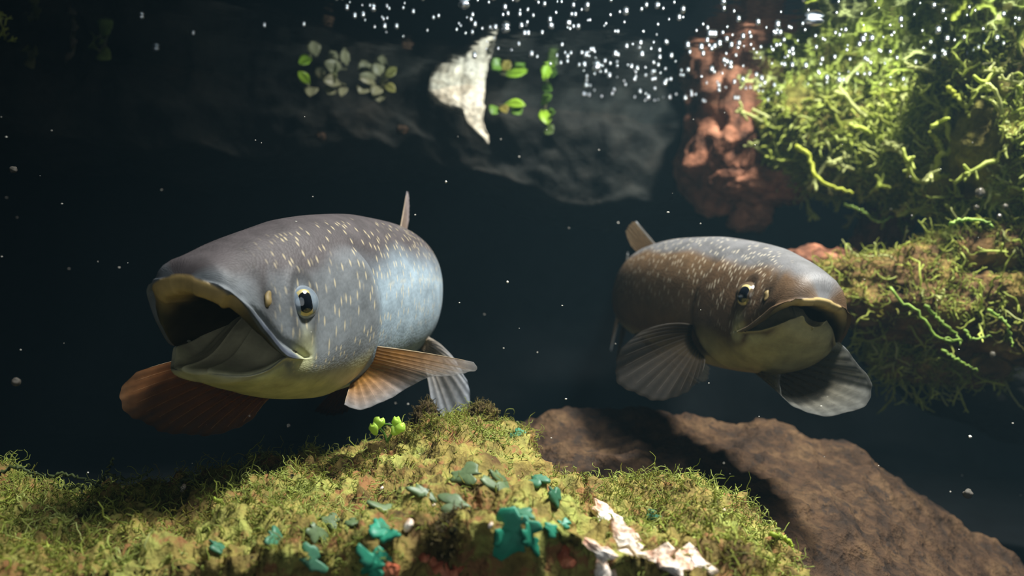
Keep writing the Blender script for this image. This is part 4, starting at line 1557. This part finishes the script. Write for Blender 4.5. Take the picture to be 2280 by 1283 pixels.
BUB = bubble_mesh()


def on_surface(px, py, drop):
    d = P(px, py, 1.0) - CAM
    t = (SURF_Z - drop - CAM_Z) / d[2]
    return CAM + d * t


def bubble(px, py, r, label, stretch=1.0):
    o = bpy.data.objects.new('air_bubble', BUB)
    COL.objects.link(o)
    p = on_surface(px, py, r * .64)
    o.location = p
    o.scale = (r * stretch, r, r)
    tag(o, label, 'bubble', 'air bubbles under the water surface')


rb = np.random.default_rng(21)
n_b = 0
while n_b < 282:
    x, y = rb.uniform(720, 2280), rb.uniform(-5, 236)
    top = 0.55 if x < 1200 else 1.0
    ymax = np.interp(x, [720, 1000, 1200, 1300, 1700, 2000, 2280], [55, 75, 130, 215, 236, 190, 190])
    dens = np.interp(x, [720, 950, 1050, 1250, 1700, 1900, 2280], [.35, .6, .6, 1, 1, .75, .55])
    if x > 1300:
        dens *= np.interp(y, [0, 60, 110, 200, 236], [.30, .5, 1, 1, .7])
    if y > ymax or rb.random() > dens:
        continue
    bubble(x, y, rb.choice([.0017, .0021, .0026, .0032], p=[.25, .35, .3, .1]), 'small silvery bubble under the surface, ' + ('left of the white stone' if x < 950 else 'above the white stone and green plants' if x < 1250
           else 'over open dark water' if x < 1520 else 'in front of the brown rock' if x < 1720 else 'in front of the mossy ledge'))
    n_b += 1
for x, y, r, s, lab in ((1813, 47, .0052, 2.1, 'long flattened bright bubble above the mossy ledge'), (1328, 152, .0056, 1.0, 'largest round bright bubble in the middle of the drift'),
                        (1126, 66, .0046, 1.1, 'round bright bubble above the white stone'), (346, 108, .0036, 1.5, 'lone blue-white bubble near the upper left plants'),
                        (1033, 10, .0050, 1.3, 'bright bubble cluster head at the top edge above the white stone'), (315, 38, .0030, 1.0, 'faint bubble above the lone blue-white one'),
                        (1056, 126, .0034, 1.0, 'single bubble touching the top of the white stone')):
    bubble(x, y, r, lab, s)
for x, y, r, lab in ((676, 56, .0022, 'faint bubble left of the drift, upper one'), (588, 58, .0022, 'faint bubble left of the drift, left one'), (430, 75, .0020, 'faint bubble between the lone bubble and the drift')):
    bubble(x, y, r, lab)

tv, tfc = [], []
v0, f0 = ICO[2]
k = 0
while k < 170 * len(v0):
    x, y = rb.uniform(730, 2270), rb.uniform(0, 234)
    if y > np.interp(x, [720, 1000, 1200, 1300, 1700, 2000, 2280], [70, 90, 140, 220, 236, 200, 200]):
        continue
    r = rb.uniform(.0008, .0014)
    tv.append(on_surface(x, y, r * .8) + v0 * r); tfc += [tuple(j + k for j in t) for t in f0]; k += len(v0)
fz = mesh_obj('bubble_froth', np.concatenate(tv), tfc, M_BUB)
tag(fz, 'fine froth of tiny bubbles strewn under the water surface', 'froth', kind='stuff')

# --- drifting specks
sv, sf = [], []
v0, f0 = ICO[2]
rs = np.random.default_rng(5)
k = 0
for i in range(115):
    x, y, d = rs.uniform(0, 2280), rs.uniform(250, 1200), rs.uniform(.45, 1.1)
    s = rs.uniform(.00025, .0006) * (d / .7)
    e = rs.uniform(.6, 2.2)
    sv.append(P(x, y, d) + v0 * np.array([s * e, s, s])); sf += [tuple(j + k for j in t) for t in f0]; k += len(v0)
specks = mesh_obj('drifting_specks', np.concatenate(sv), sf, simple('speck_pale', lin(225, 222, 210), .6))
tag(specks, 'tiny pale specks drifting in the dark water', 'specks', kind='stuff')
for i, (x, y, d, s) in enumerate([(36, 850, .5, 13), (30, 378, .6, 11), (2155, 1100, .55, 14), (993, 405, .6, 4), (2160, 973, .6, 5), (1130, 628, .6, 4)]):
    v, f = ICO[3]
    rr = s * .7 * d / FPX
    o = mesh_obj('floating_particle', v * (1 + .3 * fbm(v, 1.3, 3, i + 40)[:, None]) * rr, f, simple('particle_dim', lin(70, 66, 58), .8) if i < 3 else specks.data.materials[0])
    o.location = P(x, y, d)
    tag(o, ['pale fluffy particle drifting left of the grey fish', 'faint grey particle drifting in dark water far left', 'faint round particle drifting in the dark lower right corner',
            'bright speck drifting above the grey fish tail', 'bright speck drifting below the dark boulder', 'bright speck drifting between the two fish'][i], 'particle')
